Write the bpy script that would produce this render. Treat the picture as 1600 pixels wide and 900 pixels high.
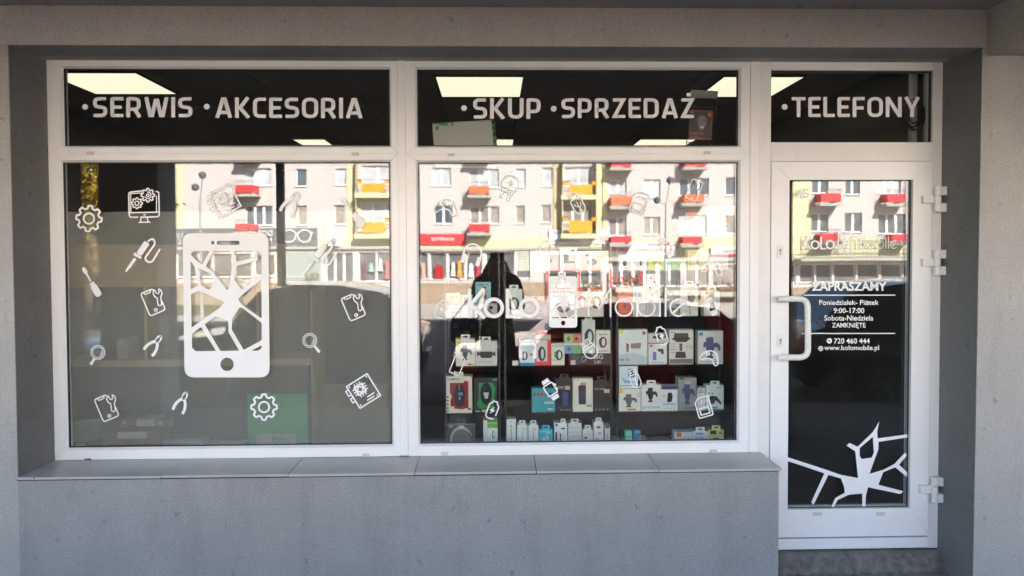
import bpy, bmesh, math, random
from mathutils import Vector, Matrix
from mathutils.geometry import tessellate_polygon
random.seed(7)
S = bpy.context.scene
for o in list(bpy.data.objects): bpy.data.objects.remove(o)
# ------------------------------------------------------------------ camera, world, sun, exposure
F, YAW, PITCH, ROLL, PPY = 1130.0, .0257848, -.0270685, -.00447386, 430.4973   # focal length etc. in pixels of a 1600 px wide picture
CAM = Vector((0, -3.9649, 1.70))
FW = Vector((math.sin(YAW)*math.cos(PITCH), math.cos(YAW)*math.cos(PITCH), math.sin(PITCH)))
_r = Vector((math.cos(YAW), -math.sin(YAW), 0)); _u = _r.cross(FW)
RT = math.cos(ROLL)*_r + math.sin(ROLL)*_u
UP = -math.sin(ROLL)*_r + math.cos(ROLL)*_u
cam = bpy.data.objects.new('camera', bpy.data.cameras.new('camera'))
S.collection.objects.link(cam); S.camera = cam
cam.matrix_world = Matrix(((RT.x, UP.x, -FW.x, CAM.x), (RT.y, UP.y, -FW.y, CAM.y), (RT.z, UP.z, -FW.z, CAM.z), (0, 0, 0, 1)))
cam.data.sensor_width = 36; cam.data.lens = 36*F/1600
cam.data.shift_y = (PPY-450)/1600
cam.data.clip_start = .02; cam.data.clip_end = 400
W = bpy.data.worlds.new('World'); S.world = W; W.use_nodes = True
SUN_EL, SUN_AZ = 36, 28      # degrees: height, and direction to the sun measured from +Y (behind the shop) towards +X
nt = W.node_tree; sky = nt.nodes.new('ShaderNodeTexSky'); sky.sky_type = 'NISHITA'; sky.sun_disc = False
sky.sun_elevation = math.radians(SUN_EL); sky.sun_rotation = math.radians(SUN_AZ)
nt.links.new(sky.outputs[0], nt.nodes['Background'].inputs[0]); nt.nodes['Background'].inputs[1].default_value = .088
sl = bpy.data.lights.new('sun', 'SUN'); sl.energy = 5; sl.angle = math.radians(.5); sl.color = (1, .95, .88)
sun = bpy.data.objects.new('sun', sl); S.collection.objects.link(sun)
sd = Vector((math.sin(math.radians(SUN_AZ))*math.cos(math.radians(SUN_EL)), math.cos(math.radians(SUN_AZ))*math.cos(math.radians(SUN_EL)), math.sin(math.radians(SUN_EL))))
sun.rotation_euler = sd.to_track_quat('Z', 'Y').to_euler(); sun.location = (0, 0, 30)
S.view_settings.view_transform = 'Standard'; S.view_settings.look = 'None'; S.view_settings.exposure = 3.42; S.view_settings.gamma = 1
S.render.engine = 'CYCLES'; cy = S.cycles
cy.max_bounces = 10; cy.diffuse_bounces = 4; cy.glossy_bounces = 5; cy.transmission_bounces = 8; cy.transparent_max_bounces = 24
cy.caustics_reflective = False; cy.caustics_refractive = True; cy.blur_glossy = 1; cy.sample_clamp_indirect = 6
cy.use_denoising = True; cy.use_adaptive_sampling = False
try: cy.denoiser = 'OPENIMAGEDENOISE'
except Exception: pass
# ------------------------------------------------------------------ pixel <-> place helpers
def ray(px, py): return (FW + RT*((px-800)/F) - UP*((py-PPY)/F))
def U(px, py, y=0.0):                 # point of the photo on the upright plane at depth y
    d = ray(px, py); return CAM + d*((y-CAM.y)/d.y)
def UZ(px, py, z):                    # point of the photo on the level plane at height z
    d = ray(px, py); return CAM + d*((z-CAM.z)/d.z)
def M(px, py, dist):                  # what the glass mirrors: a place in the street, dist metres before the glass
    p = U(px, py, dist); return Vector((p.x, -dist, p.z))
# ------------------------------------------------------------------ materials
MATS = {}
def lin(c): return tuple(((v/255+.055)/1.055)**2.4 if v/255 > .04045 else v/255/12.92 for v in c)
def mat(name, col, rough=.6, var=.08, scale=18, bump=0, bscale=200, metal=0, coat=0, spec=.5, dirt=0):
    k = (name,)
    if k in MATS: return MATS[k]
    m = bpy.data.materials.new(name); m.use_nodes = True; n = m.node_tree; L = n.links
    b = n.nodes['Principled BSDF']; b.inputs['Roughness'].default_value = rough; b.inputs['Metallic'].default_value = metal
    b.inputs['Coat Weight'].default_value = coat; b.inputs['Specular IOR Level'].default_value = spec
    tc = n.nodes.new('ShaderNodeTexCoord'); nz = n.nodes.new('ShaderNodeTexNoise'); nz.inputs['Scale'].default_value = scale; nz.inputs['Detail'].default_value = 6
    L.new(tc.outputs['Object'], nz.inputs['Vector'])
    mx = n.nodes.new('ShaderNodeMix'); mx.data_type = 'RGBA'
    mx.inputs['A'].default_value = tuple(max(0, c*(1-var)) for c in col)+(1,); mx.inputs['B'].default_value = tuple(min(1, c*(1+var)) for c in col)+(1,)
    L.new(nz.outputs['Fac'], mx.inputs['Factor']); out = mx.outputs['Result']
    if dirt:
        n2 = n.nodes.new('ShaderNodeTexNoise'); n2.inputs['Scale'].default_value = 3.1; n2.inputs['Detail'].default_value = 8; n2.inputs['Roughness'].default_value = .7
        mp = n.nodes.new('ShaderNodeMapping'); mp.inputs['Scale'].default_value = (2.2, 2.2, .7)
        L.new(tc.outputs['Object'], mp.inputs['Vector']); L.new(mp.outputs[0], n2.inputs['Vector'])
        cr = n.nodes.new('ShaderNodeValToRGB'); cr.color_ramp.elements[0].position = .55; cr.color_ramp.elements[1].position = .78
        L.new(n2.outputs['Fac'], cr.inputs[0])
        mm = n.nodes.new('ShaderNodeMath'); mm.operation = 'MULTIPLY'; mm.inputs[1].default_value = dirt; L.new(cr.outputs[0], mm.inputs[0])
        m2 = n.nodes.new('ShaderNodeMix'); m2.data_type = 'RGBA'; L.new(mm.outputs[0], m2.inputs['Factor']); L.new(out, m2.inputs['A'])
        m2.inputs['B'].default_value = tuple(c*.45 for c in col)+(1,); out = m2.outputs['Result']
    L.new(out, b.inputs['Base Color'])
    if bump:
        n3 = n.nodes.new('ShaderNodeTexNoise'); n3.inputs['Scale'].default_value = bscale; n3.inputs['Detail'].default_value = 4
        L.new(tc.outputs['Object'], n3.inputs['Vector'])
        bp = n.nodes.new('ShaderNodeBump'); bp.inputs['Strength'].default_value = bump; bp.inputs['Distance'].default_value = .004
        L.new(n3.outputs['Fac'], bp.inputs['Height']); L.new(bp.outputs[0], b.inputs['Normal'])
    MATS[k] = m; return m
def paint(rgb, rough=.5):             # printed / painted colour given as the sRGB of the thing itself
    return mat('print_%d_%d_%d' % tuple(rgb), lin(rgb), rough, .04, 30)
def stucco(name, col, dirt=.25):
    k = (name,)
    if k in MATS: return MATS[k]
    m = mat(name, col, .93, .12, 5, dirt=dirt, spec=.2); n = m.node_tree; L = n.links; b = n.nodes['Principled BSDF']
    tc = next(x for x in n.nodes if x.type == 'TEX_COORD')
    vo = n.nodes.new('ShaderNodeTexVoronoi'); vo.inputs['Scale'].default_value = 210
    nz = n.nodes.new('ShaderNodeTexNoise'); nz.inputs['Scale'].default_value = 120; nz.inputs['Detail'].default_value = 5
    for t in (vo, nz): L.new(tc.outputs['Object'], t.inputs['Vector'])
    ad = n.nodes.new('ShaderNodeMath'); ad.operation = 'ADD'; L.new(vo.outputs['Distance'], ad.inputs[0]); L.new(nz.outputs['Fac'], ad.inputs[1])
    bp = n.nodes.new('ShaderNodeBump'); bp.inputs['Strength'].default_value = .55; bp.inputs['Distance'].default_value = .003
    L.new(ad.outputs[0], bp.inputs['Height']); L.new(bp.outputs[0], b.inputs['Normal'])
    # fine grain and sparse dark specks
    old = b.inputs['Base Color'].links[0].from_socket
    g = n.nodes.new('ShaderNodeTexNoise'); g.inputs['Scale'].default_value = 105; g.inputs['Detail'].default_value = 4; g.inputs['Roughness'].default_value = .75; L.new(tc.outputs['Object'], g.inputs['Vector'])
    mr = n.nodes.new('ShaderNodeMapRange'); mr.inputs['From Min'].default_value = .3; mr.inputs['From Max'].default_value = .7; mr.inputs['To Min'].default_value = .80; mr.inputs['To Max'].default_value = 1.19
    L.new(g.outputs['Fac'], mr.inputs['Value'])
    sp = n.nodes.new('ShaderNodeTexNoise'); sp.inputs['Scale'].default_value = 17; sp.inputs['Detail'].default_value = 3; L.new(tc.outputs['Object'], sp.inputs['Vector'])
    sr = n.nodes.new('ShaderNodeMapRange'); sr.inputs['From Min'].default_value = .665; sr.inputs['From Max'].default_value = .74; sr.inputs['To Min'].default_value = 1; sr.inputs['To Max'].default_value = .72
    L.new(sp.outputs['Fac'], sr.inputs['Value'])
    # runs of dirt down the wall
    mp2 = n.nodes.new('ShaderNodeMapping'); mp2.inputs['Scale'].default_value = (7, 7, .9); L.new(tc.outputs['Object'], mp2.inputs[0])
    st = n.nodes.new('ShaderNodeTexNoise'); st.inputs['Scale'].default_value = 1; st.inputs['Detail'].default_value = 7; st.inputs['Roughness'].default_value = .65; L.new(mp2.outputs[0], st.inputs['Vector'])
    s2 = n.nodes.new('ShaderNodeMapRange'); s2.inputs['From Min'].default_value = .5; s2.inputs['From Max'].default_value = .74; s2.inputs['To Min'].default_value = 1; s2.inputs['To Max'].default_value = 1-dirt*.42
    L.new(st.outputs['Fac'], s2.inputs['Value'])
    m0 = n.nodes.new('ShaderNodeMath'); m0.operation = 'MULTIPLY'; L.new(s2.outputs[0], m0.inputs[0]); L.new(sr.outputs[0], m0.inputs[1])
    mu = n.nodes.new('ShaderNodeMath'); mu.operation = 'MULTIPLY'; L.new(mr.outputs[0], mu.inputs[0]); L.new(m0.outputs[0], mu.inputs[1])
    vm = n.nodes.new('ShaderNodeVectorMath'); vm.operation = 'SCALE'; L.new(old, vm.inputs[0]); L.new(mu.outputs[0], vm.inputs['Scale'])
    L.new(vm.outputs[0], b.inputs['Base Color'])
    return m
def glass(name, r0, tint=(1, 1, 1), ripple=0):
    m = bpy.data.materials.new(name); m.use_nodes = True; n = m.node_tree; L = n.links; n.nodes.remove(n.nodes['Principled BSDF'])
    tr = n.nodes.new('ShaderNodeBsdfTransparent'); tr.inputs[0].default_value = tint+(1,)
    gl = n.nodes.new('ShaderNodeBsdfGlossy'); gl.inputs['Roughness'].default_value = 0; gl.inputs[0].default_value = (1, 1, 1, 1)
    lw = n.nodes.new('ShaderNodeLayerWeight'); lw.inputs[0].default_value = .5
    pw = n.nodes.new('ShaderNodeMath'); pw.operation = 'POWER'; pw.inputs[1].default_value = 5; L.new(lw.outputs['Facing'], pw.inputs[0])
    ma = n.nodes.new('ShaderNodeMath'); ma.operation = 'MULTIPLY_ADD'; ma.inputs[1].default_value = 1-r0; ma.inputs[2].default_value = r0; L.new(pw.outputs[0], ma.inputs[0])
    mx = n.nodes.new('ShaderNodeMixShader'); L.new(ma.outputs[0], mx.inputs[0]); L.new(tr.outputs[0], mx.inputs[1]); L.new(gl.outputs[0], mx.inputs[2])
    if ripple:
        tc = n.nodes.new('ShaderNodeTexCoord'); nz = n.nodes.new('ShaderNodeTexNoise'); nz.inputs['Scale'].default_value = 1.6; nz.inputs['Detail'].default_value = 0
        L.new(tc.outputs['Object'], nz.inputs['Vector'])
        bp = n.nodes.new('ShaderNodeBump'); bp.inputs['Strength'].default_value = 1; bp.inputs['Distance'].default_value = ripple
        L.new(nz.outputs['Fac'], bp.inputs['Height']); L.new(bp.outputs[0], gl.inputs['Normal'])
    if ripple:
        du = n.nodes.new('ShaderNodeBsdfDiffuse'); du.inputs[0].default_value = (.75, .73, .7, 1); t2 = n.nodes.new('ShaderNodeTexCoord'); n2 = n.nodes.new('ShaderNodeTexNoise'); n2.inputs['Scale'].default_value = 4; n2.inputs['Detail'].default_value = 9; n2.inputs['Roughness'].default_value = .75
        L.new(t2.outputs['Object'], n2.inputs['Vector']); r2 = n.nodes.new('ShaderNodeMapRange'); r2.inputs['From Min'].default_value = .45; r2.inputs['From Max'].default_value = .8; r2.inputs['To Min'].default_value = .0005; r2.inputs['To Max'].default_value = .012
        L.new(n2.outputs['Fac'], r2.inputs['Value']); m3 = n.nodes.new('ShaderNodeMixShader'); L.new(r2.outputs[0], m3.inputs[0]); L.new(mx.outputs[0], m3.inputs[1]); L.new(du.outputs[0], m3.inputs[2]); mx = m3
    L.new(mx.outputs[0], n.nodes['Material Output'].inputs[0]); return m
def emit(name, col, st):
    m = bpy.data.materials.new(name); m.use_nodes = True; n = m.node_tree; n.nodes.remove(n.nodes['Principled BSDF'])
    e = n.nodes.new('ShaderNodeEmission'); e.inputs[1].default_value = st
    tc = n.nodes.new('ShaderNodeTexCoord'); nz = n.nodes.new('ShaderNodeTexNoise'); nz.inputs['Scale'].default_value = 6
    mx = n.nodes.new('ShaderNodeMix'); mx.data_type = 'RGBA'; mx.inputs['A'].default_value = col+(1,); mx.inputs['B'].default_value = tuple(c*.94 for c in col)+(1,)
    n.links.new(tc.outputs['Object'], nz.inputs['Vector']); n.links.new(nz.outputs['Fac'], mx.inputs['Factor']); n.links.new(mx.outputs['Result'], e.inputs[0])
    n.links.new(e.outputs[0], n.nodes['Material Output'].inputs[0]); return m
# ------------------------------------------------------------------ mesh helpers
class MB:
    def __init__(s): s.v = []; s.f = []
    def add(s, vs, fs):
        k = len(s.v); s.v += [Vector(v) for v in vs]; s.f += [tuple(i+k for i in f) for f in fs]; return s
    def box(s, x0, x1, y0, y1, z0, z1, b=0):
        if x1 < x0: x0, x1 = x1, x0
        if y1 < y0: y0, y1 = y1, y0
        if z1 < z0: z0, z1 = z1, z0
        if not b:
            return s.add([(x, y, z) for x in (x0, x1) for y in (y0, y1) for z in (z0, z1)],
                         [(0, 1, 3, 2), (4, 6, 7, 5), (0, 4, 5, 1), (2, 3, 7, 6), (0, 2, 6, 4), (1, 5, 7, 3)])
        bm = bmesh.new(); bmesh.ops.create_cube(bm, size=1)
        for v in bm.verts: v.co = Vector(((x0+x1)/2+v.co.x*(x1-x0), (y0+y1)/2+v.co.y*(y1-y0), (z0+z1)/2+v.co.z*(z1-z0)))
        bmesh.ops.bevel(bm, geom=bm.edges[:], offset=b, segments=1, affect='EDGES')
        bm.verts.index_update(); s.add([v.co for v in bm.verts], [[v.index for v in f.verts] for f in bm.faces]); bm.free(); return s
    def tube(s, pts, r, n=8, closed=False):
        pts = [Vector(p) for p in pts]; N = len(pts); rings = []; up = Vector((.3, .5, .81))
        for i, p in enumerate(pts):
            a = pts[(i-1) % N] if (closed or i > 0) else p; b = pts[(i+1) % N] if (closed or i < N-1) else p
            t = (b-a).normalized(); u = t.cross(up).normalized(); w = t.cross(u); up = up - t*up.dot(t); up = up.normalized() if up.length > .05 else Vector((.81, .3, .5))
            u = t.cross(up).normalized(); w = t.cross(u); rr = r[i] if isinstance(r, (list, tuple)) else r
            rings.append([p+(u*math.cos(6.28318*k/n)+w*math.sin(6.28318*k/n))*rr for k in range(n)])
        vs = [v for q in rings for v in q]; fs = []
        for i in range(N if closed else N-1):
            j = (i+1) % N
            for k in range(n): fs.append((i*n+k, i*n+(k+1) % n, j*n+(k+1) % n, j*n+k))
        if not closed: fs += [tuple(range(n))[::-1], tuple((N-1)*n+k for k in range(n))]
        return s.add(vs, fs)
    def lathe(s, prof, c, axis='z', n=16):     # prof: (radius, height) pairs
        c = Vector(c); vs = []; fs = []
        for r, h in prof:
            for k in range(n):
                a = 6.28318*k/n; p = (r*math.cos(a), r*math.sin(a), h)
                vs.append(c+Vector({'z': p, 'y': (p[0], p[2], p[1]), 'x': (p[2], p[0], p[1])}[axis]))
        for i in range(len(prof)-1):
            for k in range(n): fs.append((i*n+k, i*n+(k+1) % n, (i+1)*n+(k+1) % n, (i+1)*n+k))
        fs += [tuple(range(n)), tuple((len(prof)-1)*n+k for k in range(n))]
        return s.add(vs, fs)
    def prism(s, loops, to, y0, y1):           # flat outline (with holes) given thickness; to(a, b, y) -> place
        vs2 = [p for l in loops for p in l]
        tri = tessellate_polygon([[Vector((p[0], p[1], 0)) for p in l] for l in loops])
        n = len(vs2); vs = [to(p[0], p[1], y0) for p in vs2]+[to(p[0], p[1], y1) for p in vs2]
        fs = [tuple(t) for t in tri]+[tuple(i+n for i in t[::-1]) for t in tri]; k = 0
        for l in loops:
            for i in range(len(l)):
                a, b = k+i, k+(i+1) % len(l); fs.append((a, b, b+n, a+n))
            k += len(l)
        return s.add(vs, fs)
    def ribbon(s, pts, w, to, y0, y1, closed=False):
        pts = [Vector((p[0], p[1])) for p in pts]; N = len(pts); Lp = []; Rp = []
        for i, p in enumerate(pts):
            a = pts[(i-1) % N] if (closed or i > 0) else None; b = pts[(i+1) % N] if (closed or i < N-1) else None
            d0 = (p-a).normalized() if a is not None else None; d1 = (b-p).normalized() if b is not None else None
            if d0 is None: d0 = d1
            if d1 is None: d1 = d0
            n0 = Vector((-d0.y, d0.x)); n1 = Vector((-d1.y, d1.x)); m = n0+n1
            m = m.normalized() if m.length > 1e-6 else n0
            k = w/2/max(.45, m.dot(n0)); Lp.append(p+m*k); Rp.append(p-m*k)
        vs = [to(p.x, p.y, y0) for p in Lp+Rp]+[to(p.x, p.y, y1) for p in Lp+Rp]; fs = []; n = 2*N
        for i in range(N if closed else N-1):
            j = (i+1) % N
            fs += [(i, j, N+j, N+i), (n+i, n+N+i, n+N+j, n+j), (i, n+i, n+j, j), (N+i, N+j, n+N+j, n+N+i)]
        if not closed: fs += [(0, N, n+N, n), (N-1, n+N-1, n+2*N-1, 2*N-1)]
        return s.add(vs, fs)
    def ring(s, o, i, yo, yi, yb, gap=.0007):  # mitred frame: o, i = (x0, x1, z0, z1) outer and inner; depth of the face at both edges
        O = [(o[0], o[2]), (o[1], o[2]), (o[1], o[3]), (o[0], o[3])]; I = [(i[0], i[2]), (i[1], i[2]), (i[1], i[3]), (i[0], i[3])]
        for k in range(4):
            a, b = Vector(O[k]), Vector(O[(k+1) % 4]); c, d = Vector(I[(k+1) % 4]), Vector(I[k]); t = (b-a).normalized()*gap
            a, d, b, c = a+t, d+t, b-t, c-t
            q = [(a.x, yo, a.y), (b.x, yo, b.y), (c.x, yi, c.y), (d.x, yi, d.y)]
            s.add(q+[(x, yb, z) for x, y, z in q], [(0, 1, 2, 3), (7, 6, 5, 4), (0, 4, 5, 1), (2, 6, 7, 3), (1, 5, 6, 2), (0, 3, 7, 4)])
        return s
def base(*mbs):
    vs = [v for m in mbs for v in m.v]
    return Vector(((min(v.x for v in vs)+max(v.x for v in vs))/2, (min(v.y for v in vs)+max(v.y for v in vs))/2, min(v.z for v in vs)))
def link(name, mb, m, loc=None, parent=None, smooth=False):
    me = bpy.data.meshes.new(name); loc = Vector(loc) if loc is not None else Vector()
    me.from_pydata([tuple(v-loc) for v in mb.v], [], mb.f); me.update()
    bm = bmesh.new(); bm.from_mesh(me); bmesh.ops.recalc_face_normals(bm, faces=bm.faces[:]); bm.to_mesh(me); bm.free()
    me.materials.append(m)
    if smooth:
        me.polygons.foreach_set('use_smooth', [True]*len(me.polygons)); me.set_sharp_from_angle(angle=math.radians(38))
    o = bpy.data.objects.new(name, me); S.collection.objects.link(o)
    if parent is not None: o.parent = parent
    else: o.location = loc
    return o
def tag(o, label=None, cat=None, group=None, kind=None):
    if label: o['label'] = label
    if cat: o['category'] = cat
    if group: o['group'] = group
    if kind: o['kind'] = kind
    return o
def empty(name, loc, label, cat, group=None):
    o = bpy.data.objects.new(name, None); o.empty_display_size = .1; o.location = loc; S.collection.objects.link(o); return tag(o, label, cat, group)
def root_loc(o):
    while o.parent: o = o.parent
    return o['_base'] if '_base' in o else o.location
def part(parent, name, mb, m, smooth=False, label=None):   # world-placed mesh made a part of a thing (or a sub-part of a part)
    r = parent
    while r.parent: r = r.parent
    return tag(link(name, mb, m, r.location.copy(), parent, smooth), label)
def solo(name, mb, m, label, cat, group=None, smooth=False, kind=None):
    return tag(link(name, mb, m, base(mb), None, smooth), label, cat, group, kind)
def copy_tree(o, parent=None):
    c = o.copy(); S.collection.objects.link(c)
    if parent is not None: c.parent = parent
    for ch in list(o.children): copy_tree(ch, c)
    return c
TEXTS = []
def text(body, fit, to, y0, y1, m, name, parent=None, bold=0, label=None, cat=None, group=None, keep=False):
    """lettering fitted into fit = (a0, a1, b_top, b_bottom) of the plane described by to(a, b, y)"""
    TEXTS.append((body, fit, to, y0, y1, m, name, parent, bold, label, cat, group, keep))
def flush_texts():
    obs = []
    for t in TEXTS:
        c = bpy.data.curves.new('lettering', 'FONT'); c.body = t[0]; c.resolution_u = 3; c.offset = t[8]; c.align_x = 'CENTER' if '\n' in t[0] else 'LEFT'
        o = bpy.data.objects.new('lettering', c); S.collection.objects.link(o); obs.append(o)
    dg = bpy.context.evaluated_depsgraph_get(); dg.update()
    for t, o in zip(TEXTS, obs):
        body, fit, to, y0, y1, m, name, parent, bold, label, cat, group, keep = t
        me = bpy.data.meshes.new_from_object(o.evaluated_get(dg))
        vs = [v.co.copy() for v in me.vertices]; fs = [tuple(p.vertices) for p in me.polygons]; bpy.data.meshes.remove(me)
        if not vs: continue
        x0 = min(v.x for v in vs); x1 = max(v.x for v in vs); b0 = min(v.y for v in vs); b1 = max(v.y for v in vs)
        a0, a1, t0, t1 = fit
        if keep:      # the aspect of the type is kept, the height is fitted
            k = (t1-t0)/(b1-b0); w = abs(k)*(x1-x0); c = (a0+a1)/2; a0, a1 = c-w/2*(1 if a1 > a0 else -1), c+w/2*(1 if a1 > a0 else -1)
        mb = MB(); n = len(vs)
        f2 = lambda v: (a0+(v.x-x0)/(x1-x0)*(a1-a0), t1+(v.y-b0)/(b1-b0)*(t0-t1))
        P = [f2(v) for v in vs]
        mb.add([to(p[0], p[1], y0) for p in P]+[to(p[0], p[1], y1) for p in P], fs+[tuple(i+n for i in f[::-1]) for f in fs])
        # side walls along the outline
        cnt = {}
        for f in fs:
            for i in range(len(f)):
                e = (f[i], f[(i+1) % len(f)]); cnt[tuple(sorted(e))] = cnt.get(tuple(sorted(e)), 0)+1
        mb.f += [(a, b, b+n, a+n) for (a, b), k in cnt.items() if k == 1]
        if parent is not None: part(parent, name, mb, m, label=label)
        else: solo(name, mb, m, label, cat, group)
        cu = o.data; bpy.data.objects.remove(o); bpy.data.curves.remove(cu)
def arc(cx, cy, r, a0, a1, n=12, ry=None):
    ry = r if ry is None else ry
    return [(cx+r*math.cos(math.radians(a0+(a1-a0)*i/n)), cy+ry*math.sin(math.radians(a0+(a1-a0)*i/n))) for i in range(n+1)]
def circ(cx, cy, r, n=24, ry=None): return arc(cx, cy, r, 0, 360*(n-1)/n, n-1, ry)
def fillet(pts, r, closed=False, n=4):
    out = []; N = len(pts); P = [Vector((p[0], p[1])) for p in pts]
    for i in range(N):
        rr = r[i] if isinstance(r, (list, tuple)) else r
        if (not closed and i in (0, N-1)) or rr <= 0: out.append(tuple(P[i])); continue
        a, p, b = P[(i-1) % N], P[i], P[(i+1) % N]; k = min(rr, (a-p).length*.49, (b-p).length*.49)
        s, e = p+(a-p).normalized()*k, p+(b-p).normalized()*k
        for j in range(n+1):
            t = j/n; out.append(tuple((1-t)**2*s+2*t*(1-t)*p+t*t*e))
    return out
def rrect(x0, y0, x1, y1, r): return fillet([(x0, y0), (x1, y0), (x1, y1), (x0, y1)], r, True)
# ------------------------------------------------------------------ measured places (metres; x along the shop front, y into the shop, z up)
GR = -.09                                   # pavement level
XL, XR, ZT, ZB = -2.3906, 2.4942, 2.7624, .5984
YF = -.285                                  # front face of the walls; the frames stand back at y = 0
YG = .020                                   # outer face of the panes
XPL = (U(16, 225, YF).x+U(25, 675, YF).x)/2
XPR = (U(1532, 225, YF).x+U(1522, 800, YF).x)/2
def edge(pa, pb, z):                        # the wall corners lean a little: x of a corner at height z
    a, b = U(*pa, YF), U(*pb, YF); return a.x+(b.x-a.x)*(z-a.z)/(b.z-a.z)
XLz = lambda z: edge((16, 225), (27, 700), z)
XRz = lambda z: edge((1532.5, 225), (1522, 820), z)
ZL = U(770, 72, YF).z; ZC = U(770, 12, YF).z
XAP = U(1216.5, 780, YF).x
ZS = (U(200, 744.5, YF).z+U(1000, 731.5, YF).z)/2
m_wall = stucco('grey_stucco', (.42, .405, .385)); m_beam = stucco('beam_stucco', (.49, .46, .42), .1)
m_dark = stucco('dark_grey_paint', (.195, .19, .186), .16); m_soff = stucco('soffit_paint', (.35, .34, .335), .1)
m_apr = stucco('apron_stucco', (.335, .33, .325), .32)
m_pvc = mat('white_pvc', (.86, .855, .845), .32, .035, 9, dirt=.05); m_pvc2 = mat('worn_white_pvc', (.80, .785, .755), .4, .06, 14, dirt=.16)
m_gask = mat('black_gasket', (.02, .02, .02), .6); m_grey = mat('grey_aluminium', (.42, .42, .41), .4, .06, metal=.3)
m_tile = mat('sill_stone', (.47, .455, .435), .32, .16, 4, bump=.25, bscale=60, dirt=.3)
m_conc = mat('rough_concrete', (.17, .155, .135), .95, .8, 22, bump=1, bscale=45, dirt=1)
BLD = empty('arcade_building', (0, 1, GR), 'grey rendered building with an open arcade over the phone shop front', 'building')
def P(name, mb, m, **k): return part(BLD, name, mb, m, **k)
ZCB = 2.745
XL, XR = -2.3906, 2.4942
for xo, fx_ in ((-13, XLz), (13, XRz)):
    z0, z1 = GR-.2, ZC+.1; a, b = fx_(z0), fx_(z1)
    xe = (XL-.012) if xo < 0 else (XR+.012); mn = min if xo < 0 else max
    q, r = [(xo, YF), (a, YF), (mn(a, xe), .0), (mn(a, xe), .1), (xo, .1)], [(xo, YF), (b, YF), (mn(b, xe), .0), (mn(b, xe), .1), (xo, .1)]
    P('pier', MB().add([(x, y, z0) for x, y in q]+[(x, y, z1) for x, y in r], [(i, (i+1) % 5, 5+(i+1) % 5, 5+i) for i in range(5)]+[(4, 3, 2, 1, 0), (5, 6, 7, 8, 9)]), m_wall)
# painted jambs: from the wall corner back to the edge of the frame
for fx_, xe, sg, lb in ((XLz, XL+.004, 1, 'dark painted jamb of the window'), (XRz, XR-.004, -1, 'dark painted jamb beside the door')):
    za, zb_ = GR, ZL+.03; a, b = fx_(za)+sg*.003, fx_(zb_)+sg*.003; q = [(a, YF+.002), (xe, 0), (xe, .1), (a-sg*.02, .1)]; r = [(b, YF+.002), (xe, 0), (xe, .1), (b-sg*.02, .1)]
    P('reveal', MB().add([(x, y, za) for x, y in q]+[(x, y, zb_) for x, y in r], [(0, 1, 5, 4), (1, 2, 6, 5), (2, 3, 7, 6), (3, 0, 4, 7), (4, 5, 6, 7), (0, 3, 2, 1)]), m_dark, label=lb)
bx = U(1541.5, 40, YF).x; zbb = U(1541.5, 87, YF).z
P('lintel', MB().box(-13, bx, YF-.004, .088, ZL, ZC+.05), m_beam)
P('soffit', MB().add([(XPL, YF, ZL+.004), (XPR, YF, ZL+.004), (XR, .09, ZT+.004), (XL, .09, ZT+.004), (XPL, YF, ZL-.002), (XPR, YF, ZL-.002), (XR, .09, ZT-.002), (XL, .09, ZT-.002)],
    [(0, 1, 2, 3), (4, 5, 6, 7), (0, 1, 5, 4), (1, 2, 6, 5), (2, 3, 7, 6), (3, 0, 4, 7)]), m_soff)
P('ceiling', MB().box(-13, 13, -3.2, YF+.02, ZC, ZC+.14), stucco('arcade_ceiling_paint', (.40, .38, .37), .1))
P('beam', MB().box(bx, bx+.42, -3.1, YF-.008, zbb, ZC+.02), m_beam, label='cross beam running out to the arcade column')
P('beam', MB().box(-13, 13, -3.42, -3.1, ZCB, ZC+.1), m_beam, label='front beam of the arcade')
for x0, x1 in ((-3.77, -3.2), (2.53, 2.93), (-9.6, -9.0), (8.6, 9.2)):
    P('column', MB().box(x0, x1, -3.4, -2.98, GR-.2, ZCB+.002, .012), m_wall)
P('upper_wall', MB().box(-17, 20, -3.44, 10.6, ZC+.1, 14.5), m_wall)
P('back_wall', MB().box(-13, -3.6, .1, 10, GR-.2, ZC+.1), m_wall)
P('back_wall', MB().box(2.75, 13, .1, 10, GR-.2, ZC+.1), m_wall)
P('back_wall', MB().box(-3.6, 2.75, 9.6, 10, GR-.2, ZC+.1), m_wall)
P('apron_wall', MB().add([(XLz(.2)+.001, YF, GR-.2), (XAP, YF, GR-.2), (XAP, .08, GR-.2), (XPL+.001, .08, GR-.2), (XPL+.001, YF, ZS-.013), (XAP, YF, ZS-.013), (XAP, .08, ZB-.02), (XPL+.001, .08, ZB-.02)],
    [(0, 1, 5, 4), (1, 2, 6, 5), (2, 3, 7, 6), (3, 0, 4, 7), (4, 5, 6, 7), (0, 3, 2, 1)]), m_apr)
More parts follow.
